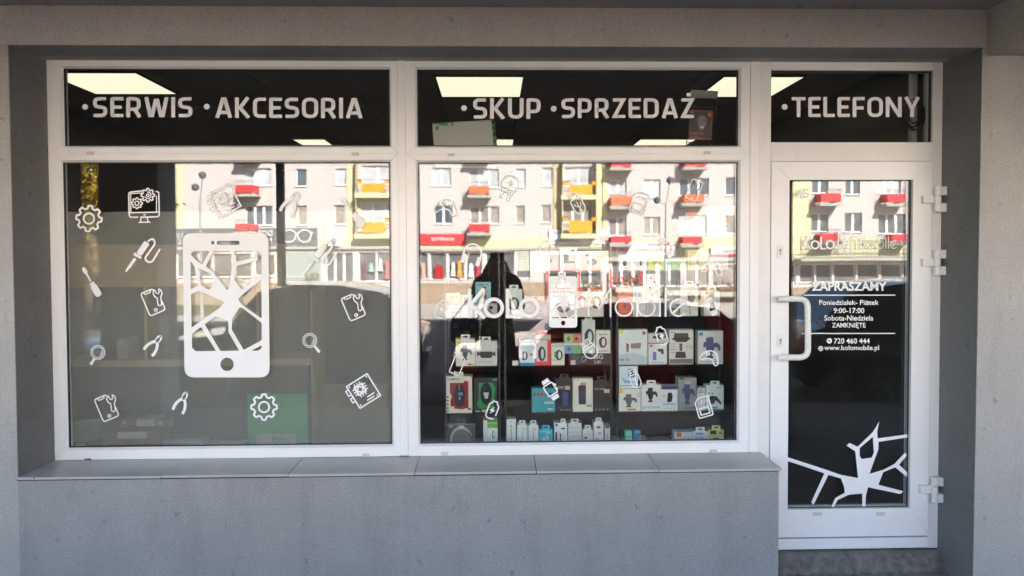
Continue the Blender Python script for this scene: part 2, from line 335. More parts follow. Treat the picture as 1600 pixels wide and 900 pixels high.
# sill tiles, one by one
jx = [XPL+.004]+[U(a, b, YF).x for a, b in ((56, 745.5), (253, 743.5), (451, 741), (648, 738), (838, 734.5), (1029, 732))]+[XAP+.012]
bxs = [XL+.008]+[U(a, b, 0).x for a, b in ((100, 719), (290, 717), (473, 715), (656, 712), (834, 709.5), (1012, 707.5))]+[U(1186, 706, 0).x+.02]
for k in range(7):
    g = .0022
    a, b, c, d = jx[k]+g, jx[k+1]-g, bxs[k+1]-g, bxs[k]+g; dz = random.uniform(-.0012, .0012)
    t = [(a, YF-.012, ZS+dz), (b, YF-.012, ZS+dz), (c, .03, ZB+.002+dz), (d, .03, ZB+.002+dz)]
    if k == 6: t[2] = (XAP+.012, .0, ZB+.002)
    P('sill_tile', MB().add(t+[(x, y, z-.012) for x, y, z in t], [(0, 1, 2, 3), (7, 6, 5, 4), (0, 4, 5, 1), (1, 5, 6, 2), (2, 6, 7, 3), (3, 7, 4, 0)]), m_tile)
P('grout', MB().add([(XPL, YF-.004, ZS-.004), (XAP, YF-.004, ZS-.004), (XAP, .02, ZB-.004), (XPL, .02, ZB-.004), (XPL, YF-.004, ZS-.02), (XAP, YF-.004, ZS-.02), (XAP, .02, ZB-.03), (XPL, .02, ZB-.03)],
    [(0, 1, 2, 3), (4, 7, 6, 5), (0, 4, 5, 1)]), mat('dark_grout', (.03, .03, .03), .9))
# doorstep: worn concrete, uneven
bm = bmesh.new(); bmesh.ops.create_grid(bm, x_segments=56, y_segments=14, size=.5)
xs0, xs1 = XAP+.001, XPR+.0; zt = .038
st = MB(); rs = random.Random(3)
for v in bm.verts:
    u, w = v.co.x+.5, v.co.y+.5
    x = xs0+(xs1-xs0)*u
    prof = [(0.10, zt), (-.006, zt-.002), (-.03, zt-.022), (-.045, zt-.036), (-.06, GR+.028), (-.14, GR+.012), (-.3, GR+.003), (-.40, GR-.03)]
    q = w*(len(prof)-1); i = min(int(q), len(prof)-2); t = q-i
    y = prof[i][0]*(1-t)+prof[i+1][0]*t; z = prof[i][1]*(1-t)+prof[i+1][1]*t
    k = .0 if i < 1 else 1
    v.co = Vector((x, y+rs.uniform(-.009, .009)*k, z+rs.uniform(-.007, .007)*k))
bm.verts.index_update(); st.add([v.co for v in bm.verts], [[v.index for v in f.verts] for f in bm.faces]); bm.free()
P('doorstep', st, m_conc, smooth=True)
gr = MB()
for i in range(150):
    x = rs.uniform(xs0+.02, xs1+.02); t = rs.random()**1.5; y = -.045-.27*t; z = GR+.020 if t < .06 else GR+.013-.02*t; r = rs.uniform(.002, .008)
    gr.add([(x+r*a, y+r*b*.8, z+r*c*.6) for a, b, c in ((1, 0, 0), (-.8, .6, 0), (-.5, -.9, .1), (.1, .1, 1), (0, 0, -1))], [(0, 1, 3), (1, 2, 3), (2, 0, 3), (0, 4, 1), (1, 4, 2), (2, 4, 0)])
tag(link('grit', gr, mat('pale_grit', (.30, .27, .23), .95, .6, 40), base(gr)), 'pale grit and crumbs lying on the worn doorstep', 'grit', kind='stuff')
for k, (px_, py_) in enumerate(((1384, 874), (1388, 880))):
    c_ = UZ(px_, py_, GR+.018); lf_ = MB().add([(c_.x-.016, c_.y, c_.z), (c_.x, c_.y-.012, c_.z+.010), (c_.x+.018, c_.y-.002, c_.z+.003), (c_.x+.002, c_.y+.011, c_.z+.014)], [(0, 1, 2, 3)])
    solo('fallen_leaf', lf_, mat('dry_leaf', (.30, .16, .07), .8, .3, 30), ('dry brown leaf on the doorstep nearest the door', 'dry brown leaf lying lowest on the doorstep')[k], 'leaf', 'dry leaves on the step')
# ------------------------------------------------------------------ window and door frames
def zz(y): return sum(U(x, y, 0).z for x in (300, 900))/2
m_glass = glass('shop_glass', .064, (.975, .985, .98), .0006)
m_glass2 = glass('transom_glass', .05, (.975, .985, .98), .0006)
def pane_mb(x0, x1, z0, z1, tilt=(0, 0)):     # a sealed double pane; the inner sheet is never quite parallel to the outer
    f = lambda x, z: YG+.024+(x-(x0+x1)/2)*tilt[0]+(z-(z0+z1)/2)*tilt[1]
    c = [(x0, z0), (x1, z0), (x1, z1), (x0, z1)]
    return MB().add([(x, YG, z) for x, z in c]+[(x, f(x, z), z) for x, z in c], [(0, 1, 2, 3), (7, 6, 5, 4), (0, 4, 5, 1), (1, 5, 6, 2), (2, 6, 7, 3), (3, 7, 4, 0)])
def gl_rect(l, r, t, b):                       # glass opening from pixel sides measured on the frame plane
    ym = (t[1]+b[1])/2
    return ((U(l[0], l[1]).x+U(l[2], l[3]).x)/2, (U(r[0], r[1]).x+U(r[2], r[3]).x)/2, U((l[2]+r[2])/2, b[1]).z if b[0] is None else (U(l[2], b[0]).z+U(r[2], b[1]).z)/2, (U(l[0], t[0]).z+U(r[0], t[1]).z)/2)
XM0, XM1 = U(620.5, 95).x, U(633, 95).x
XC1, XP1 = (U(1172, 96).x+U(1169.5, 706).x)/2, (U(1186.5, 96).x+U(1183.5, 706).x)/2
gT1 = gl_rect((97.5, 107, 98, 228), (608, 107, 608.5, 228), (106.5, 107), (227.5, 227.5))
gL1 = gl_rect((98, 253, 102.5, 702), (608.5, 253, 612, 694), (252.5, 253.5), (701, 694.5))
gT2 = gl_rect((651, 108, 652, 228), (1155, 108, 1155, 228), (107.5, 108.5), (228.5, 227))
gL2 = gl_rect((653, 254, 656, 691), (1154, 253, 1152.5, 690), (254, 252.5), (693.5, 690))
gT3 = gl_rect((1205, 110, 1204.5, 222), (1457, 110, 1456.5, 222), (110, 110), (222.5, 222))
def shop_window(x0, x1, gT, gL, zlow, label):
    w = empty('shop_window', ((x0+x1)/2, .03, zlow), label, 'window')
    zm0, zm1 = gL[3]+.012, gT[2]-.012
    b = .010                                   # glazing bead width
    for g, zo in ((gT, (zm1, ZT)), (gL, (zlow, zm0))):
        i = (g[0]-b, g[1]+b, g[2]-b, g[3]+b)
        mid = (zm0+zm1)/2
        o = (x0, x1, mid+.0005 if g is gT else zo[0], zo[1] if g is gT else mid-.0005)
        part(w, 'frame', MB().ring(o, i, 0, .0, .07, .0009), m_pvc)
        part(w, 'glazing_bead', MB().ring(i, g, .002, .017, .05, .0003), m_pvc)
        part(w, 'gasket', MB().ring(g, (g[0]+.005, g[1]-.005, g[2]+.005, g[3]-.005), .0165, .0165, .03, 0), m_gask)
    return w
W1 = shop_window(XL, XM0, gT1, gL1, (U(85, 719.5).z+U(620, 712).z)/2, 'white framed shop window with frosted film and the big cracked phone sticker')
W2 = shop_window(XM1, XC1, gT2, gL2, (U(640, 712).z+U(1170, 707).z)/2, 'white framed shop window with shelves of boxed phone accessories behind it')
part(W1, 'mullion', MB().box(XM0+.0006, XM1-.0006, -.008, .07, ZB+.008, ZT+.008, .002), m_pvc)
part(W2, 'mullion', MB().box(XC1+.0006, XP1, -.006, .07, ZB+.004, ZT, .002), m_pvc)
tl = (.0000, .0011), (.0006, -.0010), (.0004, .0008)
part(W1, 'pane', pane_mb(*gT1), m_glass2); part(W1, 'pane', pane_mb(*gL1, tilt=(.0006, -.0003)), m_glass)
part(W2, 'pane', pane_mb(*gT2), m_glass2); part(W2, 'pane', pane_mb(*gL2, tilt=(-.0005, .0007)), m_glass)
m_cap = mat('drain_cap_plastic', (.6, .58, .54), .5)
def cap(w, px, py, wd=11, h=5, m=m_cap):
    p = U(px, py, -.004); part(w, 'drain_cap', MB().box(p.x-wd*.00176, p.x+wd*.00176, -.0055, .004, p.z-h*.00176, p.z+h*.00176, .0015), m)
for a, b in ((140.5, 239), (555, 240.5), (571.5, 711.2)): cap(W1, a, b)
for a, b in ((705, 241.5), (1105, 238.5), (695, 708.8), (1115, 705)): cap(W2, a, b)
cap(W1, 137, 717.6, 10, 1.6, m_gask)
# frosted film stuck inside the lower pane of the first window
fm = bpy.data.materials.new('frosted_film'); fm.use_nodes = True; n = fm.node_tree; n.nodes.remove(n.nodes['Principled BSDF'])
df = n.nodes.new('ShaderNodeBsdfDiffuse'); df.inputs[0].default_value = (.90, .90, .84, 1)
rf = n.nodes.new('ShaderNodeBsdfRefraction'); rf.inputs['IOR'].default_value = 1.25; rf.inputs['Roughness'].default_value = .13; rf.inputs[0].default_value = (.9, .9, .87, 1)
tc = n.nodes.new('ShaderNodeTexCoord'); nz = n.nodes.new('ShaderNodeTexNoise'); nz.inputs['Scale'].default_value = 2; mp = n.nodes.new('ShaderNodeMapping'); mp.inputs['Scale'].default_value = (9, 9, .6)
n.links.new(tc.outputs['Object'], mp.inputs[0]); n.links.new(mp.outputs[0], nz.inputs['Vector'])
mr = n.nodes.new('ShaderNodeMapRange'); mr.inputs['To Min'].default_value = .80; mr.inputs['To Max'].default_value = .88; n.links.new(nz.outputs['Fac'], mr.inputs['Value'])
mx = n.nodes.new('ShaderNodeMixShader'); n.links.new(mr.outputs[0], mx.inputs[0]); n.links.new(df.outputs[0], mx.inputs[1]); n.links.new(rf.outputs[0], mx.inputs[2])
n.links.new(mx.outputs[0], n.nodes['Material Output'].inputs[0])
zf = U(350, 330.5, .05).z; xf0 = U(103.8, 400, .05).x
part(W1, 'frosted_film', MB().box(xf0, gL1[1]-.004, YG+.029, YG+.0298, gL1[2]+.003, zf), fm)
# door: outer frame, fanlight, leaf
D = empty('shop_door', ((XP1+XR)/2, .03, .047), 'white framed glass shop door with bow handle and cracked glass sticker', 'door')
lx0, lx1 = (U(1204, 300).x+U(1204, 700).x)/2, (U(1455.5, 300).x+U(1449.5, 800).x)/2
lzt, lzb = U(1330, 252.5).z, U(1330, 838).z
zth = .047
def P2(name, mb, m, par=None, **k): return part(par or D, name, mb, m, **k)
gD = ((U(1232.5, 282).x+U(1231, 792).x)/2, (U(1426, 282).x+U(1421, 792).x)/2, U(1330, 794.5).z, U(1330, 281).z)
fx = XP1+.0006
P2('frame', MB().box(fx, lx0-.003, 0, .07, zth, ZT, .0015), m_pvc2)
P2('frame', MB().box(lx1+.003, XR, 0, .07, zth, ZT, .0015), m_pvc2)
P2('frame', MB().box(lx0-.0025, lx1+.0025, 0, .07, gT3[3], ZT, .0015), m_pvc)
P2('frame', MB().box(lx0-.0025, lx1+.0025, 0, .07, lzt+.003, gT3[2], .0015), m_pvc2)
P2('gasket', MB().ring((gT3[0]-.01, gT3[1]+.01, gT3[2]-.006, gT3[3]+.006), (gT3[0]+.004, gT3[1]-.004, gT3[2]+.004, gT3[3]-.004), .0165, .0165, .03, 0), m_gask)
P2('pane', pane_mb(gT3[0]-.01, gT3[1]+.01, gT3[2]-.006, gT3[3]+.006), m_glass2)
P2('threshold', MB().box(fx, XR-.0005, .004, .07, zth, lzb-.012, .002), m_pvc)
P2('threshold_seal', MB().box(fx, XR-.03, .02, .06, lzb-.014, lzb), m_gask)
rb = lzb+.05
P2('leaf_frame', MB().ring((lx0, lx1, lzb+.004, lzt), (gD[0], gD[1], gD[2]-.0, gD[3]), -.004, -.004, .06), m_pvc)
P2('kick_rail', MB().box(lx0, lx1-.001, -.0052, .03, lzb, lzb+.0075), m_pvc); 
P2('bottom_panel', MB().box(gD[0], gD[1], -.0047, -.003, lzb+.028, gD[2]-.0006), m_pvc)
P2('gasket', MB().ring((gD[0], gD[1], gD[2], gD[3]), (gD[0]+.004, gD[1]-.004, gD[2]+.004, gD[3]-.004), .0165, .0165, .03, 0), m_gask)
P2('pane', pane_mb(gD[0], gD[1], gD[2], gD[3], tilt=(-.0006, .0003)), m_glass)
xs = U(1417, 600, .05).x
P2('spacer', MB().box(xs-.012, xs, .024, .0425, gD[2], gD[3]), m_grey)
P2('spacer', MB().box(gD[0], gD[1], .024, .0425, gD[2]+.004, gD[2]+.012), m_grey)
def dp(px, py, y=-.06): return U(px, py, y)
YH = -.07
hp = [U(1218, 467, 0)]; e = [(1217, 467, YH), (1248, 467, YH), (1262, 481, YH), (1262.5, 546, YH), (1249, 558, YH), (1217, 558.5, YH)]
q = [U(*t) for t in e]
path = [U(1217, 467, -.0)+Vector((0, 0, 0)), U(1217, 467, -.055)]
def bend(a, b, c, r, n=5):
    s, t = b+(a-b).normalized()*r, b+(c-b).normalized()*r
    return [(1-i/n)**2*s+2*(i/n)*(1-i/n)*b+(i/n)**2*t for i in range(n+1)]
A0, A1, B0, B1 = U(1219, 467, -.004), U(1219, 467, YH), U(1262, 467, YH), U(1262.5, 558.5, YH)
C1, C0 = U(1219, 558.5, YH), U(1219, 558.5, -.004)
path = [A0]+bend(A0, A1, B0, .02)+bend(A1, B0, B1, .05)+bend(B0, B1, C1, .05)+bend(B1, C1, C0, .02)+[C0]
P2('handle', MB().tube(path, .0165, 12), m_pvc2, smooth=True)
for py in (393, 533):
    c = U(1218.5, py, -.005); h = .038
    es = P2('keyhole_plate', MB().prism([rrect(c.x-.0165, c.z-h, c.x+.0165, c.z+h, .016)], lambda a, b, y: (a, y, b), -.011, -.004), m_pvc2)
    P2('key_cylinder', MB().prism([circ(c.x, c.z+.008, .0085, 14)], lambda a, b, y: (a, y, b), -.0135, -.011).prism([rrect(c.x-.0045, c.z-.019, c.x+.0045, c.z+.0005, .003)], lambda a, b, y: (a, y, b), -.0132, -.011), m_grey, es)
    P2('keyhole', MB().box(c.x-.0012, c.x+.0012, -.014, -.013, c.z+.002, c.z+.013), m_gask, es)
for x0, yy in ((1466, 311.5), (1465, 410), (1461, 764)):
    c = U(x0, yy, -.02)
    h = P2('hinge', MB().box(c.x-.088, c.x-.006, -.030, -.004, c.z-.021, c.z+.021, .002).lathe([(.018, -.0205), (.018, .0205)], (c.x-.012, -.034, c.z), 'z', 14), m_pvc2, label='three-part white hinge')
    for s in (-1, 1):
        P2('knuckle', MB().box(c.x-.014, c.x+.040, -.046, -.003, c.z+s*.046-.0235, c.z+s*.046+.0235, .002).lathe([(.0185, -.0232), (.0185, .0232)], (c.x-.012, -.034, c.z+s*.046), 'z', 14), m_pvc2, h)
for a in (1277, 1376): cap(D, a, 803, 15, 6)
# floor sheets
m_pave = mat('paving', (.20, .16, .125), .9, .25, 6, bump=.6, bscale=80, dirt=.5)
n = m_pave.node_tree; b = n.nodes['Principled BSDF']; old = b.inputs['Base Color'].links[0].from_socket
br = n.nodes.new('ShaderNodeTexBrick'); br.offset = 0; br.inputs['Scale'].default_value = 1; br.inputs['Brick Width'].default_value = .5; br.inputs['Row Height'].default_value = .5; br.inputs['Mortar Size'].default_value = .006
tc = n.nodes.new('ShaderNodeTexCoord'); n.links.new(tc.outputs['Object'], br.inputs['Vector']); n.links.new(old, br.inputs['Color1']); n.links.new(old, br.inputs['Color2']); br.inputs['Mortar'].default_value = (.04, .038, .035, 1)
n.links.new(br.outputs['Color'], b.inputs['Base Color'])
tag(link('pavement', MB().box(-40, 40, -4.45, .2, GR-.15, GR), m_pave), kind='structure')
tag(link('kerb', MB().box(-40, 40, -4.62, -4.452, GR-.25, GR-.002, .01), m_conc), kind='structure')
m_road = mat('asphalt', (.055, .055, .055), .9, .3, 9, bump=.5, bscale=90)
gm = MB(); ys = [0, -10, -20, -40, -140]; zs = [GR-.13, GR-.13, -.5, -1.75, -1.75]
for i in range(4):
    gm.add([(-160, ys[i], zs[i]), (160, ys[i], zs[i]), (160, ys[i+1], zs[i+1]), (-160, ys[i+1], zs[i+1])], [(0, 1, 2, 3)])
gm.add([(-160, 0, GR-.13), (160, 0, GR-.13), (160, 120, GR-.13), (-160, 120, GR-.13)], [(0, 1, 2, 3)])
tag(link('road', gm, m_road), kind='structure')
m_slab = mat('far_paving', (.42, .38, .34), .9, .15, 3)
def zg(y):
    for i in range(4):
        if ys[i+1] <= y <= ys[i]: t = (y-ys[i])/(ys[i+1]-ys[i]); return zs[i]+(zs[i+1]-zs[i])*t
    return zs[0]
tag(link('far_pavement', MB().add([(-60, -24, zg(-24)+.012), (60, -24, zg(-24)+.012), (60, -40, zg(-40)+.012), (-60, -40, zg(-40)+.012), (60, -49.5, zg(-49)+.012), (-60, -49.5, zg(-49)+.012)], [(0, 1, 2, 3), (3, 2, 4, 5)]), m_slab), kind='structure')
# ------------------------------------------------------------------ inside the shop
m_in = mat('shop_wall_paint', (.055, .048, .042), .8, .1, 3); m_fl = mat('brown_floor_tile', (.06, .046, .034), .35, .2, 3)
ZI = 2.9
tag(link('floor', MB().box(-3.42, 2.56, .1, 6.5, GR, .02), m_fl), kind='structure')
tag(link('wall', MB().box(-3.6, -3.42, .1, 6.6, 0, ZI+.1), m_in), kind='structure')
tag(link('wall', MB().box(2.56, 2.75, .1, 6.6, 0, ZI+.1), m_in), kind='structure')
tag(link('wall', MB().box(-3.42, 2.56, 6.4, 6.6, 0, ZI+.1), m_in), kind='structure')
m_ct = mat('ceiling_tile_board', (.38, .33, .28), .9, .1, 8); m_gr = mat('ceiling_grid', (.09, .08, .07), .7)
cl = tag(link('ceiling', MB().box(-3.6, 2.75, .09, 6.6, ZI+.03, ZI+.1), m_gr), kind='structure')
LEDS = []
for a, b, c, d, yy0, yy1 in ((150, 144.5, 275, 144.5, 0, 0), (691, 149, 812, 149, 0, 0), (1092, 149, 1203, 149, 0, 0)):
    p, q = UZ(a, b, ZI), UZ(c, d, ZI); LEDS.append((p.x, q.x, p.y-.60, p.y))
for a, c in ((458, 507), (690, 802), (1001, 1086)):
    p, q = UZ(a, 216.5, ZI), UZ(c, 217, ZI); LEDS.append((p.x, q.x, p.y, p.y+.6))
m_led = emit('led_panel_light', (1, .92, .68), .116)
spots = ['above the SERWIS lettering', 'above the SKUP lettering', 'seen through both the window and the door fanlight', 'deeper in the shop beyond the AKCESORIA lettering', 'deeper in the shop behind the leaning white board', 'deeper in the shop behind the SPRZEDAŻ lettering']
for (x0, x1, y0, y1), s in zip(LEDS, spots):
    e = empty('ceiling_light', ((x0+x1)/2, (y0+y1)/2, ZI-.012), 'square lit ceiling panel '+s, 'ceiling light', 'lit panels in the shop ceiling')
    part(e, 'diffuser', MB().box(x0, x1, y0, y1, ZI-.010, ZI-.004), m_led)
    part(e, 'frame', MB().box(x0-.012, x0-.001, y0-.012, y1+.012, ZI-.012, ZI+.012).box(x1+.001, x1+.012, y0-.012, y1+.012, ZI-.012, ZI+.012).box(x0-.001, x1+.001, y0-.012, y0-.001, ZI-.012, ZI+.012).box(x0-.001, x1+.001, y1+.001, y1+.012, ZI-.012, ZI+.012), m_gr)
tp = None
for i in range(10):
    for j in range(9):
        x, y = -3.40+i*.6, .12+j*.6
        if tp is None:
            tp = link('ceiling_tile', MB().box(.006, .594, .006, .594, ZI, ZI+.02), m_ct, None, cl); o = tp
        else:
            o = tp.copy(); S.collection.objects.link(o)
        o.location = (x, y, random.uniform(-.001, .001))
# ------------------------------------------------------------------ across the street: three blocks of flats over shops (seen mirrored in the panes)
YB = 49.0
pink = mat('pink_plaster', (.55, .49, .47), .9, .07, .6, dirt=.12); greyp = mat('pale_plaster', (.53, .49, .465), .9, .07, .6, dirt=.12)
yel = mat('yellow_plaster', (.60, .56, .36), .9, .08, .8, dirt=.1); ochre = mat('ochre_plaster', (.52, .45, .27), .9, .08, .8)
wfr = mat('white_window_frame', (.78, .77, .76), .4, .03); conc = mat('balcony_concrete', (.40, .38, .34), .9, .15, 4)
red = mat('red_panel', (.60, .045, .05), .5, .1, 3); orr = mat('orange_red_panel', (.62, .16, .06), .5, .1, 3); ora = mat('orange_panel', (.75, .33, .02), .5, .06, 3)
rail = mat('railing_paint', (.10, .10, .10), .6); dgrey = mat('dark_grey_fascia', (.13, .135, .14), .6); stone = mat('stone_cladding', (.33, .25, .18), .9, .5, 2.2, bump=1, bscale=6)
blind = mat('roller_blind', (.38, .32, .26), .8, .1, 2); curt = mat('net_curtain', (.52, .52, .52), .9, .35, 3)
def winglass(name, col):
    m = mat(name, col, .06, .5, 1.5, spec=.9); return m
wg = winglass('dark_window_glass', (.10, .12, .14)); wl = winglass('curtained_window_glass', (.50, .51, .53)); wb = winglass('blind_window_glass', (.34, .30, .26)); wk = winglass('shop_front_glass', (.16, .155, .15))
def fb(px, py): p = M(px, py, YB); return p.x, p.z
DEP = .16
def block(label, x0, x1, zlow, ztop, wallm, wins, name='apartment_building'):
    """wall with real openings; wins: (px0, py0, px1, py1, mullions, pane material)"""
    e = empty(name, ((x0+x1)/2, -YB-5, zlow), label, 'building', 'blocks of flats across the street')
    R = []
    for w in wins:
        a, b = fb(w[0], w[1]), fb(w[2], w[3]); R.append((a[0], b[0], b[1], a[1]))
    extra = [(r, w) for r, w in zip(R, wins)]
    tops = [(r, w) for r, w in extra if w[1] < 300 and w[3] < 325]       # storeys above the picture repeat the top row
    for k in (1, 2):
        for r, w in tops: extra.append(((r[0], r[1], r[2]+2.85*k, r[3]+2.85*k), w))
    xs = sorted({x0, x1} | {v for r, _ in extra for v in r[:2] if x0 < v < x1}); zs_ = sorted({zlow, ztop} | {v for r, _ in extra for v in r[2:] if zlow < v < ztop})
    mb = MB()
    for i in range(len(xs)-1):
        for j in range(len(zs_)-1):
            cx, cz = (xs[i]+xs[i+1])/2, (zs_[j]+zs_[j+1])/2
            if any(r[0] < cx < r[1] and r[2] < cz < r[3] for r, _ in extra): continue
            mb.add([(xs[i], -YB, zs_[j]), (xs[i+1], -YB, zs_[j]), (xs[i+1], -YB, zs_[j+1]), (xs[i], -YB, zs_[j+1])], [(0, 1, 2, 3)])
    for r, _ in extra:
        c = [(r[0], r[2]), (r[1], r[2]), (r[1], r[3]), (r[0], r[3])]
        mb.add([(x, -YB, z) for x, z in c]+[(x, -YB-DEP-.1, z) for x, z in c], [(0, 1, 5, 4), (1, 2, 6, 5), (2, 3, 7, 6), (3, 0, 4, 7), (4, 5, 6, 7)])
    mb.add([(x0, -YB, zlow), (x1, -YB, zlow), (x1, -YB, ztop), (x0, -YB, ztop), (x0, -YB-11, zlow), (x1, -YB-11, zlow), (x1, -YB-11, ztop), (x0, -YB-11, ztop)], [(4, 5, 6, 7), (0, 3, 7, 4), (1, 5, 6, 2), (3, 2, 6, 7)])
    part(e, 'wall', mb, wallm)
    for (a, b, c, d), w in extra:
        y = -YB-DEP+.02; t = .07
        f = MB(); f.box(a, b, y-.05, y, c, c+t).box(a, b, y-.05, y, d-t, d).box(a, a+t, y-.05, y, c+t, d-t).box(b-t, b, y-.05, y, c+t, d-t)
        for q in range(w[4]):
            xm = a+(b-a)*(q+1)/(w[4]+1); f.box(xm-.09, xm+.09, y-.049, y+.004, c+t, d-t)
        fo = part(e, 'window', f, wfr)
        part(fo, 'pane', MB().box(a+t, b-t, y-.03, y-.02, c+t, d-t), w[5])
        part(fo, 'sill', MB().box(a-.05, b+.05, y, -YB+.09, c-.05, c-.001), wfr)
    return e
def bp(e, name, px0, py0, px1, py1, ya, yb, m, par=None):            # a box on the facade between two depths before it
    a, b = fb(px0, py0), fb(px1, py1); return part(par or e, name, MB().box(a[0], b[0], -YB+ya, -YB+yb, b[1], a[1]), m)
def balcony(e, px0, py0, px1, py1, m, slabh=6, dep=.95, rails=True):    # panel rectangle in pixels, the slab under it
    a, b = fb(px0, py0), fb(px1, py1); k = slabh/1130*52.9
    s = part(e, 'balcony', MB().box(a[0]-.12, b[0]+.14, -YB-.01, -YB+dep+.1, b[1]-k*.8, b[1]-.03), conc)
    part(s, 'panel', MB().box(a[0], b[0], -YB+dep, -YB+dep+.03, b[1]+.06, a[1]).box(a[0], a[0]+.03, -YB, -YB+dep-.001, b[1]+.06, a[1]).box(b[0]-.03, b[0], -YB, -YB+dep-.001, b[1]+.06, a[1]), m)
    r = MB(); zt = a[1]+.32
    r.box(a[0]-.02, b[0]+.02, -YB+dep-.01, -YB+dep+.04, zt-.04, zt)
    n = max(3, int((b[0]-a[0])/.16))
    for i in range(n+1):
        x = a[0]+(b[0]-a[0])*i/n; r.box(x-.012, x+.012, -YB+dep-.005, -YB+dep+.02, a[1]-.02, zt-.04)
    part(s, 'railing', r, rail); return s
G = -1.8
x_a, x_b, x_c, x_d = fb(246, 400)[0], fb(641, 400)[0], fb(940, 400)[0], fb(1900, 400)[0]
b1 = block('pink block of flats with orange loggias and an optician below', x_a, x_b-.02, G, 14.2, pink, [
    (383, 262, 423, 290, 2, wl), (383, 322, 425, 353, 2, wg), (462, 263, 479, 291, 0, wg), (525, 263, 541, 290, 0, wl), (464, 322, 480, 353, 0, wb), (523, 322, 540, 352, 0, wb),
    (566, 259, 640, 290, 2, wl), (564, 318, 640, 350, 3, wl),
    (262, 396, 292, 434, 1, wk), (294, 396, 330, 434, 1, wk), (332, 398, 362, 434, 0, wk), (366, 398, 392, 434, 0, wk), (396, 400, 428, 432, 0, wk), (447, 397, 476, 432, 0, wb), (510, 396, 553, 442, 2, wk), (561, 395, 588, 440, 0, wk), (589, 395, 640, 440, 1, wk)])
b2 = block('pale block of flats in the middle with red balconies over a clothes shop', x_b, x_c-.02, G, 14.6, greyp, [
    (675, 261, 704, 289, 1, wl), (678, 320, 706, 349, 1, wg), (732, 262, 779, 291, 2, wl), (733, 321, 779, 349, 2, wb), (806, 261, 821, 290, 0, wl), (805, 320, 820, 349, 0, wb), (848, 259, 863, 289, 0, wl), (846, 319, 861, 348, 0, wb),
    (881, 259, 926, 290, 1, wl), (879, 318, 926, 348, 2, wb),
    (655, 393, 668, 435, 0, wk), (671, 393, 696, 435, 0, wk), (699, 393, 724, 435, 0, wk), (727, 393, 752, 435, 0, wk), (758, 393, 779, 435, 0, wk), (782, 393, 804, 435, 0, wk), (807, 393, 830, 435, 0, wk), (858, 398, 900, 446, 1, wk), (906, 398, 938, 446, 1, wk)])
b3 = block('long pale block of flats with a row of red balconies and a railed terrace', x_c, x_d, G, 13.6, pink, [
    (951, 280, 978, 302, 1, wl), (950, 340, 978, 369, 1, wb), (1005, 279, 1032, 308, 1, wl), (1005, 339, 1032, 367, 1, wb), (1062, 278, 1108, 306, 2, wg), (1060, 337, 1106, 366, 2, wl), (1134, 277, 1149, 306, 0, wg), (1134, 337, 1149, 366, 0, wg),
    (1268, 279, 1293, 303, 1, wg), (1320, 277, 1343, 305, 1, wg), (1371, 279, 1410, 303, 2, wl), (1267, 334, 1293, 362, 1, wg), (1319, 333, 1346, 363, 1, wg), (1373, 334, 1416, 365, 2, wg), (1195, 334, 1222, 363, 1, wg), (1195, 279, 1222, 303, 1, wg), (1475, 279, 1500, 303, 1, wg), (1475, 334, 1500, 363, 1, wg),
    (955, 400, 985, 446, 1, wk), (990, 402, 1024, 446, 1, wk), (1030, 402, 1064, 446, 1, wk), (1072, 402, 1108, 446, 1, wb), (1114, 414, 1150, 446, 0, wb), (1195, 412, 1243, 440, 1, wk), (1250, 411, 1272, 440, 0, wk), (1275, 411, 1299, 440, 0, wk), (1303, 411, 1336, 440, 0, wk), (1340, 411, 1372, 440, 0, wk), (1376, 411, 1408, 440, 0, wk), (1412, 411, 1460, 440, 1, wk)])
Z14 = 60
for e, a, b, m in ((b1, 246, 288, yel), (b1, 541, 560, yel), (b2, 864, 877, ochre), (b2, 930, 939.5, yel), (b3, 940.6, 948, yel), (b3, 1160, 1266, yel)): bp(e, 'pilaster', a, 110, b, 391 if e is not b3 else 372, 0, .06, m)
for e, a, b in ((b1, 288.5, 640, ), (b2, 655, 939), (b3, 941, 1700)): bp(e, 'plinth_band', a, 373, b, 387 if e is not b3 else 402, 0, .09, yel)
for e, a, b in ((b1, 246, 640), (b2, 655, 939), (b3, 941, 1700)): bp(e, 'cornice', a, 387.2 if e is not b3 else 402.5, b, 390 if e is not b3 else 405, 0, .22, conc)
bp(b2, 'stone_base', 655, 441.5, 856, 478, 0, .1, stone); bp(b1, 'stone_base', 246, 443, 508, 478, 0, .1, stone); bp(b3, 'stone_base', 955, 449, 1700, 478, 0, .1, stone)
for e, q in ((b1, [(375, 291, 404, 304, red), (375, 352, 404, 363, red), (375, 236, 404, 249, red)]), (b2, [(732, 291, 763, 304, orr), (732, 350, 764, 363, red), (732, 232, 763, 245, orr)]),
             (b3, [(951, 246, 982, 262, red), (951, 308, 982, 323, orr), (951, 370, 982, 381, red), (1065, 247, 1097, 262, red), (1064, 306, 1095, 319, orr), (1063, 369, 1092, 382, red), (1273, 305, 1303, 319, red), (1273, 366, 1302, 377, red), (1377, 305, 1405, 319, red), (1383, 366, 1408, 377, red), (1190, 305, 1222, 319, red), (1190, 366, 1222, 377, red)])):
    for t in q: balcony(e, *t)
